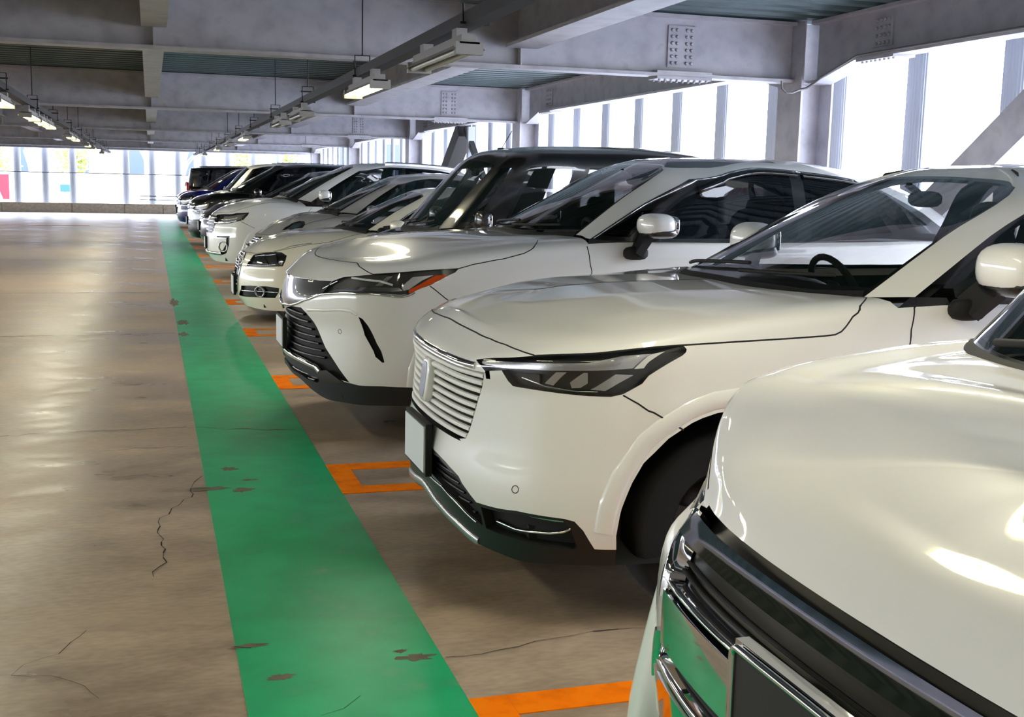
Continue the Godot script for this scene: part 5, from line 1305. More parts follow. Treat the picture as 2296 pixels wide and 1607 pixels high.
	d["gcuts"] = [
		["windshield","c","glass",0,[0,0.1,1,0.1,2,0.1,2.86,0.1,2.9,1.86,2,1.9,0,1.92]],
		["windshield_frame","c","gloss",0,[0,0,1,0,2,0,2.98,0,2.98,1.98,2,2,0,2]],
		["side_window","s","glass",0,[4.12,0.12,5.4,0.1,5.4,1.84,4.6,1.84,4.15,1.75]],
		["rear_side_window","s","glass",0,[5.5,0.1,6.45,0.12,6.35,1.8,5.5,1.86]],
		["rear_quarter_window","s","glass",0,[6.58,0.18,7.1,0.3,6.95,1.5,6.5,1.76]],
		["rear_window","c","glass",0,[8.15,0.25,9,0.25,9,1.8,8.2,1.78]],
		["window_trim","s","gloss",0,[4.02,0,7.35,0,7.3,0.8,7,1.75,6.4,1.93,5,1.95,4.5,1.94,4.02,1.8]],
	]
	d["gstrips"] = [
	]
	d["gslabs"] = [
	]
	d["plate"] = {"v":0.165,"w0":0.45,"w1":0.615,"u":-0.015,"mat":"plate","frame":"matte"}
	return d

func car_g() -> Dictionary:
	var d := {}
	d["x0"] = 0.83
	d["zc"] = -19.07
	d["L"] = 4.7
	d["hw"] = 0.9
	d["J"] = 11
	d["kb"] = 6
	d["sharp"] = [5]
	d["tab"] = [0,0,0.225,0.0126,0.405,0.042,0.558,0.09975,0.666,0.168,0.747,0.2625,0.81,0.3675,0.855,0.483,0.882,0.63,0.9,0.8925,0.9,1.2075,0.9,1.48]
	d["side"] = [0.9,2.58,0.9,3.48,0.8955,3.95,0.873,4.35,0.81,4.56,0.63,4.66,0.36,4.69,0,4.7]
	d["rows"] = [[0.07,0.95,1.48,[0,0.25,5,0.22,11,0.22,19,0.34]],[0.01,0.99,1.48,[0,0.36,11,0.36,19,0.46]],[0,1,1.48,[0,0.5,11,0.5,19,0.55]],[0.02,1,1.48,[0,0.74,11,0.76,19,0.79]],[0.0495,0.995,1.48,[0,0.885,5,0.905,9,1.02,11,0.96,14,1.03,19,1.03]],[0.11,0.97,1.48,[0,0.955,5,0.975,9,1.08,11,1.05,14,1.1,19,1.1]],[0.18,0.93,1.46,[0,1.005,5,1.025,9,1.13,11,1.1,14,1.15,19,1.15]],[0.31,0.68,1.314,[0,1.07325,5,1.1025,9,1.19,11,1.195,19,1.15]],[0.44,0.36,1.15,[0,1.11225,5,1.1376,9,1.1766,11,1.2,19,1.15]],[0.56,0,1.12,[0,1.1337,5,1.1571,9,1.1844,11,1.2,19,1.15]]]
	d["cols"] = [[1.08,0,1.215,2.25,0,1.75],[1.11,0.4,1.21,2.25,0.33,1.745],[1.2,0.6,1.2,2.24,0.48,1.735],[1.35,0.74,1.2,2.24,0.56,1.715],[1.52,0.83,1.17,2.36,0.66,1.7],[2.65,0.87,1.125,2.8,0.65,1.735],[3.3,0.87,1.14,3.3,0.64,1.725],[4.1,0.84,1.18,3.9,0.61,1.67],[4.45,0.6,1.15,4.15,0.48,1.62],[4.6,0,1.14,4.2,0,1.63]]
	d["top"] = [2.5,1.785,2.52,1.785,2.56,1.79,2.6,1.79,2.7,1.795,2.95,1.8,3.3,1.79,3.8,1.75,4,1.69,4.05,1.68]
	d["wheels"] = [0.98,0.36,3.7,0.43]
	d["cuts"] = [
		["wheel_well","s","well",-0.28,[7.312,0.036,7.378,0.75,7.488,1.47,7.679,2.089,7.993,2.44,8.244,2.74,8.555,2.954,8.916,3.087,9.254,3.131,9.579,3.086,9.887,2.944,10.185,2.723,10.439,2.428,10.621,2.088,10.72,1.472,10.73,0.751,10.644,0.036,10.644,-0.01,7.312,-0.01]],
		["rear_wheel_well","s","well",-0.28,[12.777,0.07,12.762,0.785,12.772,1.524,12.807,2.121,12.865,2.45,12.942,2.722,13.066,2.921,13.262,3.045,13.472,3.087,13.681,3.038,13.874,2.912,14.054,2.713,14.227,2.434,14.354,2.086,14.43,1.393,14.453,0.613,14.421,0,14.421,-0.01,12.777,-0.01]],
		["headlight","s","dark",-0.03,[2.767,3.374,2.406,4.714,3.608,4.821,5.752,4.809,7.557,4.201,7.508,3.885,7.11,3.58,5.651,3.449,3.782,3.345]],
		["grille","c","black",-0.02,[0,4.647,0.64,4.617,1.28,4.576,1.92,4.539,2.56,4.504,3.2,4.467,3,3.4,2.6,2.8,2.3,2.628,1.725,2.63,1.15,2.632,0.575,2.635,0,2.637]],
		["fog_recess","s","dark",-0.02,[3.33,2.475,5.441,2.512,5.413,2.095,4.957,1.051,4.385,0.884,3.24,0.875,4.502,1.426,4.978,2.088,5.023,2.399,3.533,2.399]],
		["hood","c","paint",0,[0,5.2,3,5.2,5,5.5,7,6,9,6.2,10,6.4,11,6.7,11,9,0,9]],
	]
	d["strips"] = [
		["arch_lip","s","paint",0.075,-0.012,0.003,[7.096,0.811,7.219,1.588,7.437,2.181,7.779,2.56,8.145,2.876,8.488,3.106,8.884,3.239,9.254,3.284,9.604,3.248,9.936,3.103,10.269,2.858,10.548,2.543,10.751,2.178,10.868,1.589,10.891,0.811],false],
		["arch_lip","s","paint",0.075,-0.012,0.003,[12.715,0.852,12.728,1.653,12.767,2.216,12.831,2.569,12.915,2.857,13.032,3.076,13.245,3.215,13.472,3.253,13.698,3.2,13.908,3.059,14.114,2.845,14.302,2.554,14.441,2.184,14.527,1.526,14.556,0.667],false],
		["grille/slat","c","chrome",0.016,-0.02,0.008,[0,4.222,0.6,4.193,1.2,4.152,1.8,4.116,2.4,4.082,3,4.045],false],
		["grille/slat","c","chrome",0.016,-0.02,0.008,[0,3.776,0.576,3.764,1.152,3.747,1.728,3.732,2.304,3.718,2.88,3.703],false],
		["grille/slat","c","chrome",0.016,-0.02,0.008,[0,3.406,0.552,3.397,1.104,3.383,1.656,3.372,2.208,3.362,2.76,3.351],false],
		["grille/slat","c","chrome",0.016,-0.02,0.008,[0,3.06,0.528,3.055,1.056,3.048,1.584,3.042,2.112,3.036,2.64,3.03],false],
		["grille/slat","c","chrome",0.016,-0.02,0.008,[0,2.812,0.504,2.81,1.008,2.806,1.512,2.803,2.016,2.8,2.52,2.797],false],
		["panel_seam","s","seam",0.007,-0.004,0.0008,[6.748,3.512,8.135,3.035],false],
		["panel_seam","s","seam",0.007,-0.004,0.0008,[11.119,6.515,11.009,4.638,11,2],false],
		["silver_lip","c","chrome",0.05,-0.01,0.02,[0,1,0.7,1,1.4,1,2.1,1,2.8,1,3.5,1,4.2,1],false],
		["panel_seam","c","seam",0.007,-0.004,0.0008,[0,5.2,3,5.2,5,5.5,7,6,9,6.2,10,6.4,11,6.7],false],
	]
	d["slabs"] = [
		["headlight/lens","s","lens",-0.004,0.001,[2.767,3.374,2.406,4.714,3.608,4.821,5.752,4.809,7.557,4.201,7.508,3.885,7.11,3.58,5.651,3.449,3.782,3.345]],
		["headlight/reflector","s","greyplastic",-0.03,-0.01,[4.159,3.586,4.128,4.44,5.939,4.387,7.263,4.069,6.788,3.672,5.333,3.605]],
		["headlight/projector","s","chrome",-0.03,-0.006,[3.521,3.483,3.588,3.811,4.124,3.857,4.306,3.542]],
	]
	d["gcuts"] = [
		["windshield","c","glass",0,[0,0.1,1,0.1,2,0.1,2.86,0.1,2.9,1.86,2,1.9,0,1.92]],
		["windshield_frame","c","gloss",0,[0,0,1,0,2,0,2.98,0,2.98,1.98,2,2,0,2]],
		["side_window","s","glass",0,[4.12,0.12,5.4,0.1,5.4,1.84,4.6,1.84,4.15,1.75]],
		["rear_side_window","s","darkglass",0,[5.5,0.1,6.45,0.12,6.35,1.8,5.5,1.86]],
		["rear_quarter_window","s","darkglass",0,[6.58,0.18,7.1,0.3,6.95,1.5,6.5,1.76]],
		["rear_window","c","darkglass",0,[8.15,0.25,9,0.25,9,1.8,8.2,1.78]],
		["window_trim","s","gloss",0,[4.02,0,7.35,0,7.3,0.8,7,1.75,6.4,1.93,5,1.95,4.5,1.94,4.02,1.8]],
	]
	d["gstrips"] = [
		["roof_rail","s","silver",0.03,0,0.05,[4.8,2.35,5.4,2.35,6.2,2.35,7,2.35],false],
	]
	d["gslabs"] = [
	]
	d["plate"] = {"v":0.165,"w0":0.42,"w1":0.585,"u":-0.02,"mat":"plate","frame":"matte"}
	d["fogs"] = [[4.52,1.761,0.085]]
	return d

func car_h() -> Dictionary:
	var d := {}
	d["x0"] = 0.95
	d["zc"] = -24.97
	d["L"] = 4.5
	d["hw"] = 0.87
	d["J"] = 11
	d["kb"] = 6
	d["sharp"] = [5]
	d["tab"] = [0,0,0.2175,0.012,0.3915,0.04,0.5394,0.095,0.6438,0.16,0.7221,0.25,0.783,0.35,0.8265,0.46,0.8526,0.6,0.87,0.85,0.87,1.15,0.87,1.5]
	d["side"] = [0.87,2.6,0.87,3.5,0.86565,3.75,0.8439,4.15,0.783,4.36,0.609,4.46,0.348,4.49,0,4.5]
	d["rows"] = [[0.07,0.95,1.5,[0,0.23,5,0.2,11,0.2,19,0.32]],[0.01,0.99,1.5,[0,0.34,11,0.34,19,0.44]],[0,1,1.5,[0,0.42,11,0.42,19,0.47]],[0.02,1,1.5,[0,0.66,11,0.68,19,0.71]],[0.045,0.995,1.5,[0,0.73,5,0.75,9,0.92,11,0.91,14,0.96,19,0.96]],[0.1,0.97,1.5,[0,0.8,5,0.82,9,0.98,11,1,14,1.03,19,1.03]],[0.17,0.93,1.48,[0,0.85,5,0.87,9,1.03,11,1.05,14,1.08,19,1.08]],[0.3,0.68,1.4,[0,0.9375,5,0.975,9,1.09,11,1.095,19,1.08]],[0.43,0.36,1.28,[0,0.9875,5,1.02,9,1.07,11,1.1,19,1.08]],[0.55,0,1.25,[0,1.015,5,1.045,9,1.08,11,1.1,19,1.08]]]
	d["cols"] = [[1.2,0,1.1,2.15,0,1.58],[1.23,0.4,1.1,2.15,0.33,1.575],[1.3,0.6,1.1,2.16,0.48,1.565],[1.4,0.72,1.1,2.17,0.54,1.55],[1.5,0.82,1.08,2.25,0.6,1.57],[2.55,0.85,1.055,2.7,0.62,1.62],[3.2,0.85,1.07,3.1,0.61,1.61],[3.8,0.82,1.1,3.6,0.58,1.55],[4.2,0.6,1.08,3.9,0.46,1.5],[4.35,0,1.07,3.95,0,1.51]]
	d["top"] = [2.35,1.66,2.4,1.67,2.45,1.675,2.5,1.68,2.6,1.69,2.8,1.7,3.1,1.69,3.4,1.65,3.7,1.57,3.75,1.56]
	d["wheels"] = [0.9,0.32,3.6,0.37]
	d["cuts"] = [
		["wheel_well","s","well",-0.28,[7.314,0.036,7.39,0.659,7.518,1.469,7.712,2.151,7.994,2.451,8.216,2.715,8.494,2.906,8.817,3.017,9.139,3.058,9.432,3.011,9.711,2.902,9.96,2.716,10.14,2.456,10.262,2.152,10.326,1.47,10.326,0.66,10.256,0.036,10.256,-0.01,7.314,-0.01]],
		["rear_wheel_well","s","well",-0.28,[12.701,0.099,12.69,0.71,12.7,1.598,12.731,2.2,12.78,2.491,12.847,2.724,12.928,2.885,13.068,2.977,13.402,3.004,13.737,2.969,14.03,2.873,14.211,2.712,14.358,2.477,14.466,2.17,14.533,1.283,14.554,0.486,14.53,0,14.53,-0.01,12.701,-0.01]],
		["headlight","s","dark",-0.02,[2.6,3.2,3.4,2.9,5.5,3,7.2,3.6,8.2,4.4,8.2,4.8,5.5,4.6,3,4.3]],
		["grille","c","black",-0.02,[0,4.7,2.2,4.7,2,3.2,0,3.2]],
		["lower_intake","c","black",-0.02,[0,0.9,3.5,0.9,3.3,1.9,0,1.9]],
		["hood","c","paint",0,[0,5.2,3,5.2,5,5.5,7,6,9,6.2,10,6.4,11,6.7,11,9,0,9]],
	]
	d["strips"] = [
		["grille/slat","c","chrome",0.02,-0.02,0.008,[0,3.4,1,3.4,2,3.4],false],
		["grille/slat","c","chrome",0.02,-0.02,0.008,[0,3.75,1,3.75,2,3.75],false],
		["grille/slat","c","chrome",0.02,-0.02,0.008,[0,4.1,1,4.1,2,4.1],false],
		["grille/slat","c","chrome",0.02,-0.02,0.008,[0,4.45,1,4.45,2,4.45],false],
		["panel_seam","c","seam",0.007,-0.004,0.0008,[0,5.2,3,5.2,5,5.5,7,6,9,6.2,10,6.4,11,6.7],false],
	]
	d["slabs"] = [
		["headlight/lens","s","lens",-0.004,0.001,[2.6,3.2,3.4,2.9,5.5,3,7.2,3.6,8.2,4.4,8.2,4.8,5.5,4.6,3,4.3]],
		["headlight/reflector","s","chrome",-0.02,-0.006,[3.455,3.395,4.015,3.185,5.485,3.255,6.675,3.675,7.375,4.235,7.375,4.515,5.485,4.375,3.735,4.165]],
	]
	d["gcuts"] = [
		["windshield","c","glass",0,[0,0.1,1,0.1,2,0.1,2.86,0.1,2.9,1.86,2,1.9,0,1.92]],
		["windshield_frame","c","gloss",0,[0,0,1,0,2,0,2.98,0,2.98,1.98,2,2,0,2]],
		["side_window","s","glass",0,[4.12,0.12,5.4,0.1,5.4,1.84,4.6,1.84,4.15,1.75]],
		["rear_side_window","s","darkglass",0,[5.5,0.1,6.45,0.12,6.35,1.8,5.5,1.86]],
		["rear_quarter_window","s","darkglass",0,[6.58,0.18,7.1,0.3,6.95,1.5,6.5,1.76]],
		["rear_window","c","darkglass",0,[8.15,0.25,9,0.25,9,1.8,8.2,1.78]],
		["window_trim","s","gloss",0,[4.02,0,7.35,0,7.3,0.8,7,1.75,6.4,1.93,5,1.95,4.5,1.94,4.02,1.8]],
	]
	d["gstrips"] = [
		["window_chrome","s","chrome",0.02,-0.002,0.006,[4.04,0.02,4.04,1,4.1,1.8,4.5,1.96,5,1.97,6.4,1.95],false],
	]
	d["gslabs"] = [
	]
	d["plate"] = {"v":0.165,"w0":0.45,"w1":0.615,"u":-0.015,"mat":"plate","frame":"matte"}
	return d

func car_i() -> Dictionary:
	var d := {}
	d["x0"] = 0.8
	d["zc"] = -27.93
	d["L"] = 4.8
	d["hw"] = 0.865
	d["J"] = 11
	d["kb"] = 6
	d["sharp"] = [5]
	d["tab"] = [0,0,0.21625,0.0102,0.38925,0.034,0.5363,0.08075,0.6401,0.136,0.71795,0.2125,0.7785,0.2975,0.82175,0.391,0.8477,0.51,0.865,0.7225,0.865,0.9775,0.865,1.42]
	d["side"] = [0.865,2.52,0.865,3.42,0.860675,4.05,0.83905,4.45,0.7785,4.66,0.6055,4.76,0.346,4.79,0,4.8]
	d["rows"] = [[0.07,0.95,1.42,[0,0.19,5,0.16,11,0.16,19,0.28]],[0.01,0.99,1.42,[0,0.3,11,0.3,19,0.4]],[0,1,1.42,[0,0.48,11,0.48,19,0.53]],[0.02,1,1.42,[0,0.76,11,0.78,19,0.81]],[0.045,0.995,1.42,[0,0.92,5,0.94,9,1.04,11,1.02,14,1.08,19,1.08]],[0.1,0.97,1.42,[0,0.99,5,1.01,9,1.1,11,1.11,14,1.15,19,1.15]],[0.17,0.93,1.4,[0,1.04,5,1.06,9,1.15,11,1.16,14,1.2,19,1.2]],[0.3,0.68,1.218,[0,1.09075,5,1.1125,9,1.189,11,1.18,19,1.2]],[0.43,0.36,1.03,[0,1.11975,5,1.1386,9,1.1676,11,1.185,19,1.2]],[0.55,0,1,[0,1.1357,5,1.1531,9,1.1734,11,1.185,19,1.2]]]
	d["cols"] = [[0.95,0,1.19,1.88,0,1.73],[0.98,0.4,1.19,1.88,0.33,1.73],[1.06,0.6,1.19,1.9,0.5,1.72],[1.18,0.73,1.2,1.92,0.6,1.71],[1.35,0.81,1.2,2,0.68,1.74],[2.3,0.84,1.16,2.4,0.7,1.8],[3.3,0.84,1.18,3.3,0.7,1.8],[4.3,0.82,1.2,4.15,0.68,1.77],[4.65,0.6,1.18,4.45,0.52,1.74],[4.72,0,1.18,4.5,0,1.76]]
	d["top"] = [2.1,1.83,2.15,1.835,2.2,1.84,2.25,1.845,2.35,1.855,2.6,1.865,3.3,1.865,4,1.84,4.3,1.8,4.35,1.8]
	d["wheels"] = [0.85,0.34,3.75,0.4]
	d["cuts"] = [
		["wheel_well","s","well",-0.28,[7.449,0.036,7.435,0.722,7.502,1.343,7.656,1.891,8,2.241,8.289,2.51,8.659,2.716,9.078,2.841,9.474,2.879,9.872,2.834,10.142,2.706,10.328,2.503,10.472,2.239,10.567,1.892,10.608,1.344,10.585,0.723,10.496,0.037,10.496,-0.01,7.449,-0.01]],
		["rear_wheel_well","s","well",-0.28,[12.952,0.043,12.925,0.742,12.924,1.37,12.95,1.928,13,2.255,13.101,2.508,13.228,2.695,13.374,2.809,13.529,2.846,13.683,2.807,13.826,2.691,13.949,2.5,14.077,2.239,14.19,1.878,14.246,1.287,14.245,0.612,14.185,0,14.185,-0.01,12.952,-0.01]],
		["headlight","s","dark",-0.02,[3.155,3.218,4.296,3.842,6.004,3.881,8.032,3.77,7.833,3.418,7.495,3.185,4.986,2.93]],
		["grille","c","black",-0.02,[0,4.7,2.2,4.7,2,3.2,0,3.2]],
		["lower_intake","c","black",-0.02,[0,0.9,3.5,0.9,3.3,1.9,0,1.9]],
		["hood","c","paint",0,[0,5.2,3,5.2,5,5.5,7,6,9,6.2,10,6.4,11,6.7,11,9,0,9]],
	]
	d["strips"] = [
		["grille/slat","c","chrome",0.02,-0.02,0.008,[0,3.4,1,3.4,2,3.4],false],
		["grille/slat","c","chrome",0.02,-0.02,0.008,[0,3.75,1,3.75,2,3.75],false],
		["grille/slat","c","chrome",0.02,-0.02,0.008,[0,4.1,1,4.1,2,4.1],false],
		["grille/slat","c","chrome",0.02,-0.02,0.008,[0,4.45,1,4.45,2,4.45],false],
		["panel_seam","c","seam",0.007,-0.004,0.0008,[0,5.2,3,5.2,5,5.5,7,6,9,6.2,10,6.4,11,6.7],false],
	]
	d["slabs"] = [
		["headlight/lens","s","lens",-0.004,0.001,[3.155,3.218,4.296,3.842,6.004,3.881,8.032,3.77,7.833,3.418,7.495,3.185,4.986,2.93]],
		["headlight/reflector","s","chrome",-0.02,-0.006,[4,3.292,4.799,3.728,5.994,3.756,7.414,3.678,7.275,3.432,7.038,3.269,5.282,3.09]],
	]
	d["gcuts"] = [
		["windshield","c","glass",0,[0,0.1,1,0.1,2,0.1,2.86,0.1,2.9,1.86,2,1.9,0,1.92]],
		["windshield_frame","c","gloss",0,[0,0,1,0,2,0,2.98,0,2.98,1.98,2,2,0,2]],
		["side_window","s","darkglass",0,[4.12,0.12,5.4,0.1,5.4,1.84,4.6,1.84,4.15,1.75]],
		["rear_side_window","s","darkglass",0,[5.5,0.1,6.45,0.12,6.35,1.8,5.5,1.86]],
		["rear_quarter_window","s","darkglass",0,[6.58,0.18,7.1,0.3,6.95,1.5,6.5,1.76]],
		["rear_window","c","darkglass",0,[8.15,0.25,9,0.25,9,1.8,8.2,1.78]],
		["window_trim","s","gloss",0,[4.02,0,7.35,0,7.3,0.8,7,1.75,6.4,1.93,5,1.95,4.5,1.94,4.02,1.8]],
	]
	d["gstrips"] = [
	]
	d["gslabs"] = [
	]
	d["plate"] = {"v":0.165,"w0":0.45,"w1":0.615,"u":-0.015,"mat":"plate","frame":"matte"}
	return d

func car_j() -> Dictionary:
	var d := {}
	d["x0"] = 1.1
	d["zc"] = -30.88
	d["L"] = 4.4
	d["hw"] = 0.85
	d["J"] = 11
	d["kb"] = 6
	d["sharp"] = [5]
	d["tab"] = [0,0,0.2125,0.0102,0.3825,0.034,0.527,0.08075,0.629,0.136,0.7055,0.2125,0.765,0.2975,0.8075,0.391,0.833,0.51,0.85,0.7225,0.85,0.9775,0.85,1.2]
	d["side"] = [0.85,2.3,0.85,3.2,0.84575,3.65,0.8245,4.05,0.765,4.26,0.595,4.36,0.34,4.39,0,4.4]
	d["rows"] = [[0.07,0.95,1.2,[0,0.23,5,0.2,11,0.2,19,0.32]],[0.01,0.99,1.2,[0,0.34,11,0.34,19,0.44]],[0,1,1.2,[0,0.42,11,0.42,19,0.47]],[0.02,1,1.2,[0,0.66,11,0.68,19,0.71]],[0.045,0.995,1.2,[0,0.93,5,0.95,9,1.04,11,1.04,14,1.08,19,1.08]],[0.1,0.97,1.2,[0,1,5,1.02,9,1.1,11,1.13,14,1.15,19,1.15]],[0.17,0.93,1.18,[0,1.05,5,1.07,9,1.15,11,1.18,14,1.2,19,1.2]],[0.3,0.68,0.962,[0,1.099,5,1.12,9,1.192,11,1.185,19,1.2]],[0.43,0.36,0.75,[0,1.127,5,1.1452,9,1.1732,11,1.19,19,1.2]],[0.55,0,0.72,[0,1.1424,5,1.1592,9,1.1788,11,1.19,19,1.2]]]
	d["cols"] = [[0.7,0,1.2,1.25,0,1.77],[0.72,0.4,1.2,1.26,0.35,1.77],[0.76,0.6,1.2,1.28,0.52,1.76],[0.8,0.74,1.21,1.3,0.62,1.75],[0.92,0.82,1.2,1.4,0.7,1.78],[2,0.83,1.16,2.1,0.7,1.84],[3,0.83,1.17,3,0.7,1.84],[4,0.81,1.18,3.9,0.68,1.81],[4.28,0.6,1.17,4.15,0.52,1.78],[4.34,0,1.17,4.2,0,1.8]]
	d["top"] = [1.5,1.84,1.55,1.85,1.6,1.86,1.65,1.87,1.75,1.88,2.1,1.895,3,1.895,3.7,1.87,4,1.84,4.05,1.84]
	d["wheels"] = [0.7,0.32,3.4,0.38]
	d["cuts"] = [
		["wheel_well","s","well",-0.28,[5.874,0.036,6.049,0.674,6.276,1.518,6.58,2.172,6.997,2.475,7.469,2.74,8.036,2.938,8.432,3.04,8.853,3.066,9.23,3.036,9.566,2.929,9.866,2.733,10.128,2.471,10.327,2.171,10.433,1.519,10.441,0.674,10.341,0.036,10.341,-0.01,5.874,-0.01]],
		["rear_wheel_well","s","well",-0.28,[12.805,0.067,12.794,0.693,12.805,1.617,12.837,2.214,12.888,2.499,12.957,2.732,13.077,2.904,13.257,3.006,13.45,3.03,13.642,3.002,13.819,2.894,13.973,2.721,14.123,2.486,14.238,2.193,14.308,1.392,14.331,0.526,14.307,0,14.307,-0.01,12.805,-0.01]],
		["headlight","s","dark",-0.02,[2.6,3.2,3.4,2.9,5.5,3,7.2,3.6,8.2,4.4,8.2,4.8,5.5,4.6,3,4.3]],
		["grille","c","black",-0.02,[0,4.7,2.2,4.7,2,3.2,0,3.2]],
		["lower_intake","c","black",-0.02,[0,0.9,3.5,0.9,3.3,1.9,0,1.9]],
		["hood","c","paint",0,[0,5.2,3,5.2,5,5.5,7,6,9,6.2,10,6.4,11,6.7,11,9,0,9]],
	]
	d["strips"] = [
		["grille/slat","c","chrome",0.02,-0.02,0.008,[0,3.4,1,3.4,2,3.4],false],
		["grille/slat","c","chrome",0.02,-0.02,0.008,[0,3.75,1,3.75,2,3.75],false],
		["grille/slat","c","chrome",0.02,-0.02,0.008,[0,4.1,1,4.1,2,4.1],false],
		["grille/slat","c","chrome",0.02,-0.02,0.008,[0,4.45,1,4.45,2,4.45],false],
		["panel_seam","c","seam",0.007,-0.004,0.0008,[0,5.2,3,5.2,5,5.5,7,6,9,6.2,10,6.4,11,6.7],false],
	]
	d["slabs"] = [
		["headlight/lens","s","lens",-0.004,0.001,[2.6,3.2,3.4,2.9,5.5,3,7.2,3.6,8.2,4.4,8.2,4.8,5.5,4.6,3,4.3]],
		["headlight/reflector","s","chrome",-0.02,-0.006,[3.455,3.395,4.015,3.185,5.485,3.255,6.675,3.675,7.375,4.235,7.375,4.515,5.485,4.375,3.735,4.165]],
	]
	d["gcuts"] = [
		["windshield","c","glass",0,[0,0.1,1,0.1,2,0.1,2.86,0.1,2.9,1.86,2,1.9,0,1.92]],
		["windshield_frame","c","gloss",0,[0,0,1,0,2,0,2.98,0,2.98,1.98,2,2,0,2]],
		["side_window","s","darkglass",0,[4.12,0.12,5.4,0.1,5.4,1.84,4.6,1.84,4.15,1.75]],
		["rear_side_window","s","darkglass",0,[5.5,0.1,6.45,0.12,6.35,1.8,5.5,1.86]],
		["rear_quarter_window","s","darkglass",0,[6.58,0.18,7.1,0.3,6.95,1.5,6.5,1.76]],
		["rear_window","c","darkglass",0,[8.15,0.25,9,0.25,9,1.8,8.2,1.78]],
		["window_trim","s","gloss",0,[4.02,0,7.35,0,7.3,0.8,7,1.75,6.4,1.93,5,1.95,4.5,1.94,4.02,1.8]],
	]
	d["gstrips"] = [
		["roof_rail","s","silver",0.03,0,0.05,[4.8,2.35,5.4,2.35,6.2,2.35,7,2.35],false],
	]
	d["gslabs"] = [
	]
	d["plate"] = {"v":0.165,"w0":0.45,"w1":0.615,"u":-0.015,"mat":"plate","frame":"matte"}
	return d

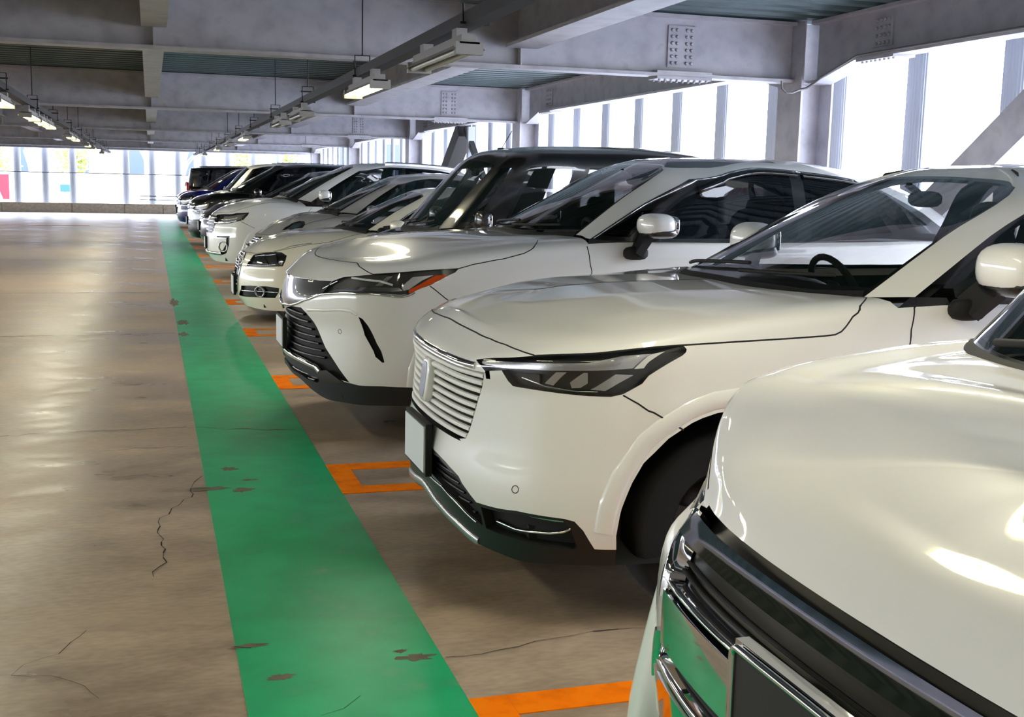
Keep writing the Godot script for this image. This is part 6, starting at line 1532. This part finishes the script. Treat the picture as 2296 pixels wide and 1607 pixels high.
func car_k() -> Dictionary:
	var d := {}
	d["x0"] = 0.75
	d["zc"] = -36.78
	d["L"] = 4.3
	d["hw"] = 0.85
	d["J"] = 11
	d["kb"] = 6
	d["sharp"] = [5]
	d["tab"] = [0,0,0.2125,0.0108,0.3825,0.036,0.527,0.0855,0.629,0.144,0.7055,0.225,0.765,0.315,0.8075,0.414,0.833,0.54,0.85,0.765,0.85,1.035,0.85,1.35]
	d["side"] = [0.85,2.45,0.85,3.35,0.84575,3.55,0.8245,3.95,0.765,4.16,0.595,4.26,0.34,4.29,0,4.3]
	d["rows"] = [[0.07,0.95,1.35,[0,0.21,5,0.18,11,0.18,19,0.3]],[0.01,0.99,1.35,[0,0.32,11,0.32,19,0.42]],[0,1,1.35,[0,0.42,11,0.42,19,0.47]],[0.02,1,1.35,[0,0.66,11,0.68,19,0.71]],[0.054,0.995,1.35,[0,0.89,5,0.91,9,1,11,0.98,14,1.03,19,1.03]],[0.12,0.97,1.35,[0,0.96,5,0.98,9,1.06,11,1.07,14,1.1,19,1.1]],[0.19,0.93,1.33,[0,1.01,5,1.03,9,1.11,11,1.12,14,1.15,19,1.15]],[0.32,0.68,1.1,[0,1.0555,5,1.075,9,1.146,11,1.135,19,1.15]],[0.45,0.36,0.88,[0,1.0815,5,1.0984,9,1.1244,11,1.14,19,1.15]],[0.57,0,0.85,[0,1.0958,5,1.1114,9,1.1296,11,1.14,19,1.15]]]
	d["cols"] = [[0.8,0,1.15,1.72,0,1.7],[0.83,0.4,1.15,1.73,0.33,1.7],[0.9,0.6,1.15,1.75,0.5,1.69],[1.05,0.73,1.15,1.78,0.6,1.68],[1.2,0.81,1.15,1.88,0.68,1.7],[2.1,0.83,1.12,2.3,0.69,1.76],[3,0.83,1.13,3,0.69,1.75],[3.8,0.81,1.15,3.7,0.66,1.7],[4.15,0.6,1.13,3.95,0.52,1.68],[4.22,0,1.13,4,0,1.69]]
	d["top"] = [1.95,1.77,2,1.78,2.05,1.785,2.1,1.79,2.2,1.8,2.4,1.805,3,1.8,3.6,1.76,3.85,1.72,3.9,1.72]
	d["wheels"] = [0.8,0.32,3.4,0.38]
	d["cuts"] = [
		["wheel_well","s","well",-0.28,[6.832,0.036,6.914,0.681,7.053,1.458,7.254,2.129,7.568,2.445,8.004,2.722,8.329,2.927,8.708,3.042,9.097,3.074,9.44,3.038,9.765,2.918,10.046,2.712,10.243,2.44,10.379,2.128,10.446,1.459,10.437,0.681,10.346,0.036,10.346,-0.01,6.832,-0.01]],
		["rear_wheel_well","s","well",-0.28,[12.626,0.112,12.61,0.75,12.616,1.576,12.645,2.174,12.695,2.471,12.764,2.718,12.851,2.901,12.952,3.009,13.249,3.037,13.701,2.999,14.056,2.883,14.252,2.698,14.403,2.447,14.51,2.135,14.572,1.318,14.586,0.516,14.551,0,14.551,-0.01,12.626,-0.01]],
		["headlight","s","dark",-0.02,[2.6,3.2,3.4,2.9,5.5,3,7.2,3.6,8.2,4.4,8.2,4.8,5.5,4.6,3,4.3]],
		["grille","c","black",-0.02,[0,4.7,2.2,4.7,2,3.2,0,3.2]],
		["lower_intake","c","black",-0.02,[0,0.9,3.5,0.9,3.3,1.9,0,1.9]],
		["hood","c","paint",0,[0,5.2,3,5.2,5,5.5,7,6,9,6.2,10,6.4,11,6.7,11,9,0,9]],
	]
	d["strips"] = [
		["grille/slat","c","chrome",0.02,-0.02,0.008,[0,3.4,1,3.4,2,3.4],false],
		["grille/slat","c","chrome",0.02,-0.02,0.008,[0,3.75,1,3.75,2,3.75],false],
		["grille/slat","c","chrome",0.02,-0.02,0.008,[0,4.1,1,4.1,2,4.1],false],
		["grille/slat","c","chrome",0.02,-0.02,0.008,[0,4.45,1,4.45,2,4.45],false],
		["panel_seam","c","seam",0.007,-0.004,0.0008,[0,5.2,3,5.2,5,5.5,7,6,9,6.2,10,6.4,11,6.7],false],
	]
	d["slabs"] = [
		["headlight/lens","s","lens",-0.004,0.001,[2.6,3.2,3.4,2.9,5.5,3,7.2,3.6,8.2,4.4,8.2,4.8,5.5,4.6,3,4.3]],
		["headlight/reflector","s","chrome",-0.02,-0.006,[3.455,3.395,4.015,3.185,5.485,3.255,6.675,3.675,7.375,4.235,7.375,4.515,5.485,4.375,3.735,4.165]],
	]
	d["gcuts"] = [
		["windshield","c","glass",0,[0,0.1,1,0.1,2,0.1,2.86,0.1,2.9,1.86,2,1.9,0,1.92]],
		["windshield_frame","c","gloss",0,[0,0,1,0,2,0,2.98,0,2.98,1.98,2,2,0,2]],
		["side_window","s","glass",0,[4.12,0.12,5.4,0.1,5.4,1.84,4.6,1.84,4.15,1.75]],
		["rear_side_window","s","darkglass",0,[5.5,0.1,6.45,0.12,6.35,1.8,5.5,1.86]],
		["rear_quarter_window","s","darkglass",0,[6.58,0.18,7.1,0.3,6.95,1.5,6.5,1.76]],
		["rear_window","c","darkglass",0,[8.15,0.25,9,0.25,9,1.8,8.2,1.78]],
		["window_trim","s","gloss",0,[4.02,0,7.35,0,7.3,0.8,7,1.75,6.4,1.93,5,1.95,4.5,1.94,4.02,1.8]],
	]
	d["gstrips"] = [
	]
	d["gslabs"] = [
	]
	d["plate"] = {"v":0.165,"w0":0.45,"w1":0.615,"u":-0.015,"mat":"plate","frame":"matte"}
	return d
# ---------- mesh helpers ----------
class MB:
	var v := PackedVector3Array()
	var n := PackedVector3Array()
	var i := PackedInt32Array()
	func vert(p: Vector3, q: Vector3) -> int:
		v.append(p); n.append(q)
		return v.size() - 1
	func tri(a: int, b: int, c: int) -> void:
		var f := (v[b] - v[a]).cross(v[c] - v[a])
		if f.dot(n[a] + n[b] + n[c]) > 0.0:
			i.append(a); i.append(c); i.append(b)
		else:
			i.append(a); i.append(b); i.append(c)
	func quad(p: Vector3, q: Vector3, r: Vector3, s: Vector3, out: Vector3) -> void:
		var f := (q - p).cross(r - p)
		if f.length_squared() < 1e-14:
			f = (r - p).cross(s - p)
		f = f.normalized()
		if f.dot(out) < 0.0:
			f = -f
		var a := vert(p, f)
		vert(q, f); vert(r, f); vert(s, f)
		tri(a, a + 1, a + 2); tri(a, a + 2, a + 3)
	func box(lo: Vector3, hi: Vector3) -> void:
		var c := (lo + hi) / 2.0
		var e := (hi - lo) / 2.0
		for k in 3:
			for s in [-1.0, 1.0]:
				var d := Vector3.ZERO; d[k] = s
				var a := Vector3.ZERO; a[(k + 1) % 3] = e[(k + 1) % 3]
				var b := Vector3.ZERO; b[(k + 2) % 3] = e[(k + 2) % 3]
				var o: Vector3 = c + d * e[k]
				quad(o - a - b, o + a - b, o + a + b, o - a + b, d)
	func bar(p: Vector3, q: Vector3, w: float, h: float, up := Vector3.UP) -> void:
		var t := (q - p).normalized()
		var s := t.cross(up).normalized() * w / 2.0
		var u := s.cross(t).normalized() * h / 2.0
		quad(p - s - u, q - s - u, q - s + u, p - s + u, -s)
		quad(p + s - u, q + s - u, q + s + u, p + s + u, s)
		quad(p - s - u, q - s - u, q + s - u, p + s - u, -u)
		quad(p - s + u, q - s + u, q + s + u, p + s + u, u)
		quad(p - s - u, p + s - u, p + s + u, p - s + u, -t)
		quad(q - s - u, q + s - u, q + s + u, q - s + u, t)
	func tube(pts: PackedVector3Array, r: float, k := 8, closed := false) -> void:
		var m := pts.size()
		var prev := Vector3.ZERO
		var base := v.size()
		for j in m:
			var a := pts[(j - 1 + m) % m] if closed or j > 0 else pts[j]
			var b := pts[(j + 1) % m] if closed or j < m - 1 else pts[j]
			var t := (b - a).normalized()
			var s := prev - t * prev.dot(t) if prev != Vector3.ZERO else t.cross(Vector3(0.31, 0.87, 0.17))
			s = s.normalized()
			prev = s
			var u := t.cross(s)
			for q in k:
				var an := TAU * q / k
				var d := s * cos(an) + u * sin(an)
				vert(pts[j] + d * r, d)
		for j in (m if closed else m - 1):
			for q in k:
				var a := base + j * k + q
				var b := base + j * k + (q + 1) % k
				var c := base + ((j + 1) % m) * k + q
				var d := base + ((j + 1) % m) * k + (q + 1) % k
				tri(a, b, d); tri(a, d, c)
		if not closed:
			for e in [0, m - 1]:
				var t: Vector3 = (pts[0] - pts[1]).normalized() if e == 0 else (pts[m - 1] - pts[m - 2]).normalized()
				var c := vert(pts[e], t)
				for q in k:
					vert(v[base + e * k + q], t)
				for q in k:
					tri(c, c + 1 + q, c + 1 + (q + 1) % k)
	# superellipsoid block: soft-edged body of half sizes e
	func blob(c: Vector3, e: Vector3, p := 3.5, k := 14) -> void:
		var base := v.size()
		for a in k + 1:
			var th := PI * a / k - PI / 2
			for b in 2 * k:
				var ph := PI * b / k
				var d := Vector3(cos(th) * cos(ph), sin(th), cos(th) * sin(ph))
				var s := pow(pow(absf(d.x), p) + pow(absf(d.y), p) + pow(absf(d.z), p), -1.0 / p)
				var q := d * s
				var g := Vector3(signf(q.x) * pow(absf(q.x), p - 1) / e.x, signf(q.y) * pow(absf(q.y), p - 1) / e.y, signf(q.z) * pow(absf(q.z), p - 1) / e.z)
				vert(c + q * e, g.normalized())
		for a in k:
			for b in 2 * k:
				var x := base + a * 2 * k + b
				var y := base + a * 2 * k + (b + 1) % (2 * k)
				if a > 0: tri(x, y, y + 2 * k)
				if a < k - 1 or true: tri(x, y + 2 * k, x + 2 * k)
	# profile (r, along axis) turned round an axis through c (axis 0 x, 1 y, 2 z)
	func lathe(c: Vector3, axis: int, prof: Array, k := 32) -> void:
		var base := v.size()
		var m := prof.size()
		var ax := Vector3.ZERO; ax[axis] = 1.0
		var e1 := Vector3.ZERO; e1[(axis + 1) % 3] = 1.0
		var e2 := Vector3.ZERO; e2[(axis + 2) % 3] = 1.0
		for j in m:
			var pa: Vector2 = prof[maxi(j - 1, 0)]
			var pb: Vector2 = prof[mini(j + 1, m - 1)]
			var t := (pb - pa).normalized()
			for q in k:
				var an := TAU * q / k
				var d := e1 * cos(an) + e2 * sin(an)
				vert(c + d * prof[j].x + ax * prof[j].y, (d * t.y - ax * t.x).normalized())
		for j in m - 1:
			for q in k:
				var a := base + j * k + q
				var b := base + j * k + (q + 1) % k
				tri(a, b, b + k); tri(a, b + k, a + k)
	func mirrored() -> void:
		var m := v.size()
		for j in m:
			v.append(Vector3(v[j].x, v[j].y, -v[j].z)); n.append(Vector3(n[j].x, n[j].y, -n[j].z))
		var t := i.size()
		for j in range(0, t, 3):
			i.append(i[j] + m); i.append(i[j + 2] + m); i.append(i[j + 1] + m)
	func flipped() -> MB:
		var o := MB.new()
		for j in v.size():
			o.v.append(Vector3(v[j].x, v[j].y, -v[j].z)); o.n.append(Vector3(n[j].x, n[j].y, -n[j].z))
		for j in range(0, i.size(), 3):
			o.i.append(i[j]); o.i.append(i[j + 2]); o.i.append(i[j + 1])
		return o
	func mesh() -> ArrayMesh:
		var a := []
		a.resize(Mesh.ARRAY_MAX)
		a[Mesh.ARRAY_VERTEX] = v; a[Mesh.ARRAY_NORMAL] = n; a[Mesh.ARRAY_INDEX] = i
		var m := ArrayMesh.new()
		m.add_surface_from_arrays(Mesh.PRIMITIVE_TRIANGLES, a)
		return m

# ---------- a smooth sheet through a net of points: columns run from the nose round the corner to the tail, rows from the sill up ----------
class Sheet:
	var g := []
	var ka := PackedFloat32Array()
	var kb := PackedFloat32Array()
	var R := 0
	var C := 0
	var sharp := {}
	func setup(grid: Array, creases: Array) -> void:
		g = grid
		R = g.size(); C = g[0].size()
		for s in creases: sharp[int(s)] = true
		ka.append(0.0); kb.append(0.0)
		for c in C - 1:
			var d := 0.0
			for r in R: d += g[r][c + 1].distance_to(g[r][c]) / R
			ka.append(ka[c] + maxf(d, 0.01))
		for r in R - 1:
			var d := 0.0
			for c in C: d += g[r + 1][c].distance_to(g[r][c]) / C
			kb.append(kb[r] + maxf(d, 0.01))
	func herm(p0: Vector3, p1: Vector3, p2: Vector3, p3: Vector3, k0: float, k1: float, k2: float, k3: float, t: float, h0: bool, h3: bool) -> Vector3:
		var h := k2 - k1
		var d1 := (p2 - p1) / h
		var m1 := d1
		var m2 := d1
		if h0: m1 = ((p1 - p0) / (k1 - k0) * h + d1 * (k1 - k0)) / (k2 - k0)
		if h3: m2 = (d1 * (k3 - k2) + (p3 - p2) / (k3 - k2) * h) / (k3 - k1)
		var t2 := t * t
		var t3 := t2 * t
		return p1 * (2 * t3 - 3 * t2 + 1) + m1 * (h * (t3 - 2 * t2 + t)) + p2 * (3 * t2 - 2 * t3) + m2 * (h * (t3 - t2))
	func along(r: int, i: int, t: float) -> Vector3:
		var q: PackedVector3Array = g[r]
		var p0 := Vector3(q[1].x, q[1].y, -q[1].z) if i == 0 else q[i - 1]
		var k0 := -ka[1] if i == 0 else ka[i - 1]
		var last := i + 2 >= C
		return herm(p0, q[i], q[i + 1], q[i + 1] if last else q[i + 2], k0, ka[i], ka[i + 1], 0.0 if last else ka[i + 2], t, true, not last)
	func ev(a: float, b: float) -> Vector3:
		var sg := 1.0
		if a < 0.0:
			a = -a; sg = -1.0
		var i := clampi(int(a), 0, C - 2)
		var j := clampi(int(b), 0, R - 2)
		var ta := a - i
		var h0 := j > 0 and not sharp.has(j)
		var h3 := j + 2 < R and not sharp.has(j + 1)
		var p1 := along(j, i, ta)
		var p2 := along(j + 1, i, ta)
		var p0 := along(j - 1, i, ta) if h0 else p1
		var p3 := along(j + 2, i, ta) if h3 else p2
		var p := herm(p0, p1, p2, p3, kb[j - 1] if h0 else 0.0, kb[j], kb[j + 1], kb[j + 2] if h3 else 0.0, b - j, h0, h3)
		return Vector3(p.x, p.y, p.z * sg)
	func nrm(a: float, b: float) -> Vector3:
		var e := 0.02
		var jb := floorf(clampf(b, 0.001, R - 1.001))
		var b0 := clampf(b - e, 0.0, R - 1.0)
		var b1 := clampf(b + e, 0.0, R - 1.0)
		var f := floorf(b + 0.5)
		if absf(b - f) < e and sharp.has(int(f)):
			if b >= f - 1e-4: b0 = b
			else: b1 = minf(b1, f)
		var a1 := minf(a + e, C - 1.0)
		var da := ev(a1, b) - ev(a - e, b)
		var db := ev(a, b1) - ev(a, b0)
		var c := da.cross(db)
		if c.length_squared() < 1e-16:
			var bb := clampf(b - 0.08, 0.0, R - 1.0)
			c = (ev(a1, bb) - ev(a - e, bb)).cross(ev(a, b) - ev(a, bb))
			if c.length_squared() < 1e-18: return Vector3.UP
		return c.normalized()
	# cuts the sheet into regions; regions: [[name, [polygon, ...], offset], ...]; what none claims goes to "rest"
	func cut(na: int, nb: int, regions: Array, domain: PackedVector2Array) -> Dictionary:
		var out := {"rest": MB.new()}
		var keys := {"rest": {}}
		var off := {"rest": 0.0}
		var boxes := []
		for r in regions:
			if not out.has(r[0]):
				out[r[0]] = MB.new(); keys[r[0]] = {}; off[r[0]] = r[2]
			for p in r[1]:
				var bb := Rect2(p[0], Vector2.ZERO)
				for q in p: bb = bb.expand(q)
				boxes.append([bb, p, r[0]])
		for i in (C - 1) * na:
			for j in (R - 1) * nb:
				var x0 := float(i) / na; var x1 := float(i + 1) / na
				var y0 := float(j) / nb; var y1 := float(j + 1) / nb
				var cell := PackedVector2Array([Vector2(x0, y0), Vector2(x1, y0), Vector2(x1, y1), Vector2(x0, y1)])
				var cb := Rect2(x0, y0, x1 - x0, y1 - y0)
				var pieces: Array = [cell]
				if domain.size():
					pieces = Geometry2D.intersect_polygons(cell, domain)
				for bx in boxes:
					if pieces.is_empty(): break
					if not bx[0].intersects(cb): continue
					var left := []
					for pc in pieces:
						for q in Geometry2D.intersect_polygons(pc, bx[1]): emit(out[bx[2]], keys[bx[2]], q, off[bx[2]])
						for q in Geometry2D.clip_polygons(pc, bx[1]):
							if not Geometry2D.is_polygon_clockwise(q): left.append(q)
					pieces = left
				for pc in pieces: emit(out["rest"], keys["rest"], pc, 0.0)
		return out
	func at(mb: MB, key: Dictionary, p: Vector2, o: float) -> int:
		var k := Vector2i(roundi(p.x * 4000), roundi(p.y * 4000))
		if key.has(k): return key[k]
		var q := nrm(p.x, p.y)
		var x := mb.vert(ev(p.x, p.y) + q * o, q)
		key[k] = x
		return x
	func emit(mb: MB, key: Dictionary, poly: PackedVector2Array, o: float) -> void:
		if poly.size() < 3: return
		var ids := []
		for p in poly: ids.append(at(mb, key, p, o))
		if poly.size() == 4 or poly.size() == 3:
			mb.tri(ids[0], ids[1], ids[2])
			if poly.size() == 4: mb.tri(ids[0], ids[2], ids[3])
			return
		var t := Geometry2D.triangulate_polygon(poly)
		for k in range(0, t.size(), 3): mb.tri(ids[t[k]], ids[t[k + 1]], ids[t[k + 2]])
	func walk(line: PackedVector2Array, closed := false, step := 0.12) -> PackedVector2Array:
		var o := PackedVector2Array()
		var m := line.size()
		for k in (m if closed else m - 1):
			var p := line[k]
			var q := line[(k + 1) % m]
			var c := maxi(1, ceili(p.distance_to(q) / step))
			for s in c: o.append(p.lerp(q, float(s) / c))
		if not closed: o.append(line[m - 1])
		return o
	# side walls of a region that lies deeper or prouder than the sheet
	func walls(mb: MB, poly: PackedVector2Array, d0: float, d1: float) -> void:
		var w := walk(poly, true)
		var m := w.size()
		for k in m:
			var p := w[k]; var q := w[(k + 1) % m]
			if (p.x < 0.002 and q.x < 0.002): continue
			var np := nrm(p.x, p.y); var nq := nrm(q.x, q.y)
			var P := ev(p.x, p.y); var Q := ev(q.x, q.y)
			var side := (Q - P).cross(np) * (1.0 if d1 > d0 else -1.0)
			mb.quad(P + np * d0, Q + nq * d0, Q + nq * d1, P + np * d1, side)
	# a strip that lies on the sheet along a line: w wide, from d0 to d1 above it, edges rounded
	func strip(mb: MB, line: PackedVector2Array, w: float, d0: float, d1: float, closed := false, step := 0.12) -> void:
		var pts := walk(line, closed, step)
		var m := pts.size()
		if m < 2: return
		var base := mb.v.size()
		var prof := [Vector2(-0.5, d0), Vector2(-0.5, lerpf(d0, d1, 0.6)), Vector2(-0.32, d1), Vector2(0.32, d1), Vector2(0.5, lerpf(d0, d1, 0.6)), Vector2(0.5, d0)]
		for k in m:
			var p := pts[k]
			var pa := pts[(k - 1 + m) % m] if closed or k > 0 else p
			var pb := pts[(k + 1) % m] if closed or k < m - 1 else p
			var N := nrm(p.x, p.y)
			var P := ev(p.x, p.y)
			var T := ev(pb.x, pb.y) - ev(pa.x, pa.y)
			var S := N.cross(T).normalized()
			for c in 6:
				var nn: Vector3 = (N + S * prof[c].x * 1.2).normalized() if c in [2, 3] else (S * signf(prof[c].x) + N * 0.25).normalized()
				mb.vert(P + S * (prof[c].x * w) + N * prof[c].y, nn)
		for k in (m if closed else m - 1):
			for c in 5:
				var a := base + k * 6 + c
				var b := base + ((k + 1) % m) * 6 + c
				mb.tri(a, a + 1, b + 1); mb.tri(a, b + 1, b)
		if not closed:
			for e in [0, m - 1]:
				var o := base + int(e) * 6
				var t := (mb.v[o] - mb.v[o + (6 if e == 0 else -6)]).normalized()
				var f := mb.v.size()
				for c in 6: mb.vert(mb.v[o + c], t)
				for c in range(1, 5): mb.tri(f, f + c, f + c + 1)
	# slab over a polygon: its own face at d1, walls down to d0
	func slab(mb: MB, poly: PackedVector2Array, d0: float, d1: float, n := 5) -> void:
		var r := cut_one(poly, n, d1)
		var base := mb.v.size()
		mb.v.append_array(r.v); mb.n.append_array(r.n)
		for x in r.i: mb.i.append(x + base)
		walls(mb, poly, d0, d1)
	func cut_one(poly: PackedVector2Array, n: int, d: float) -> MB:
		var mb := MB.new()
		var key := {}
		var bb := Rect2(poly[0], Vector2.ZERO)
		for q in poly: bb = bb.expand(q)
		for i in range(floori(bb.position.x * n), ceili(bb.end.x * n) + 1):
			for j in range(maxi(0, floori(bb.position.y * n)), mini((R - 1) * n - 1, ceili(bb.end.y * n)) + 1):
				var c := Rect2(float(i) / n, float(j) / n, 1.0 / n, 1.0 / n)
				var cell := PackedVector2Array([c.position, Vector2(c.end.x, c.position.y), c.end, Vector2(c.position.x, c.end.y)])
				for q in Geometry2D.intersect_polygons(cell, poly): emit(mb, key, q, d)
		return mb
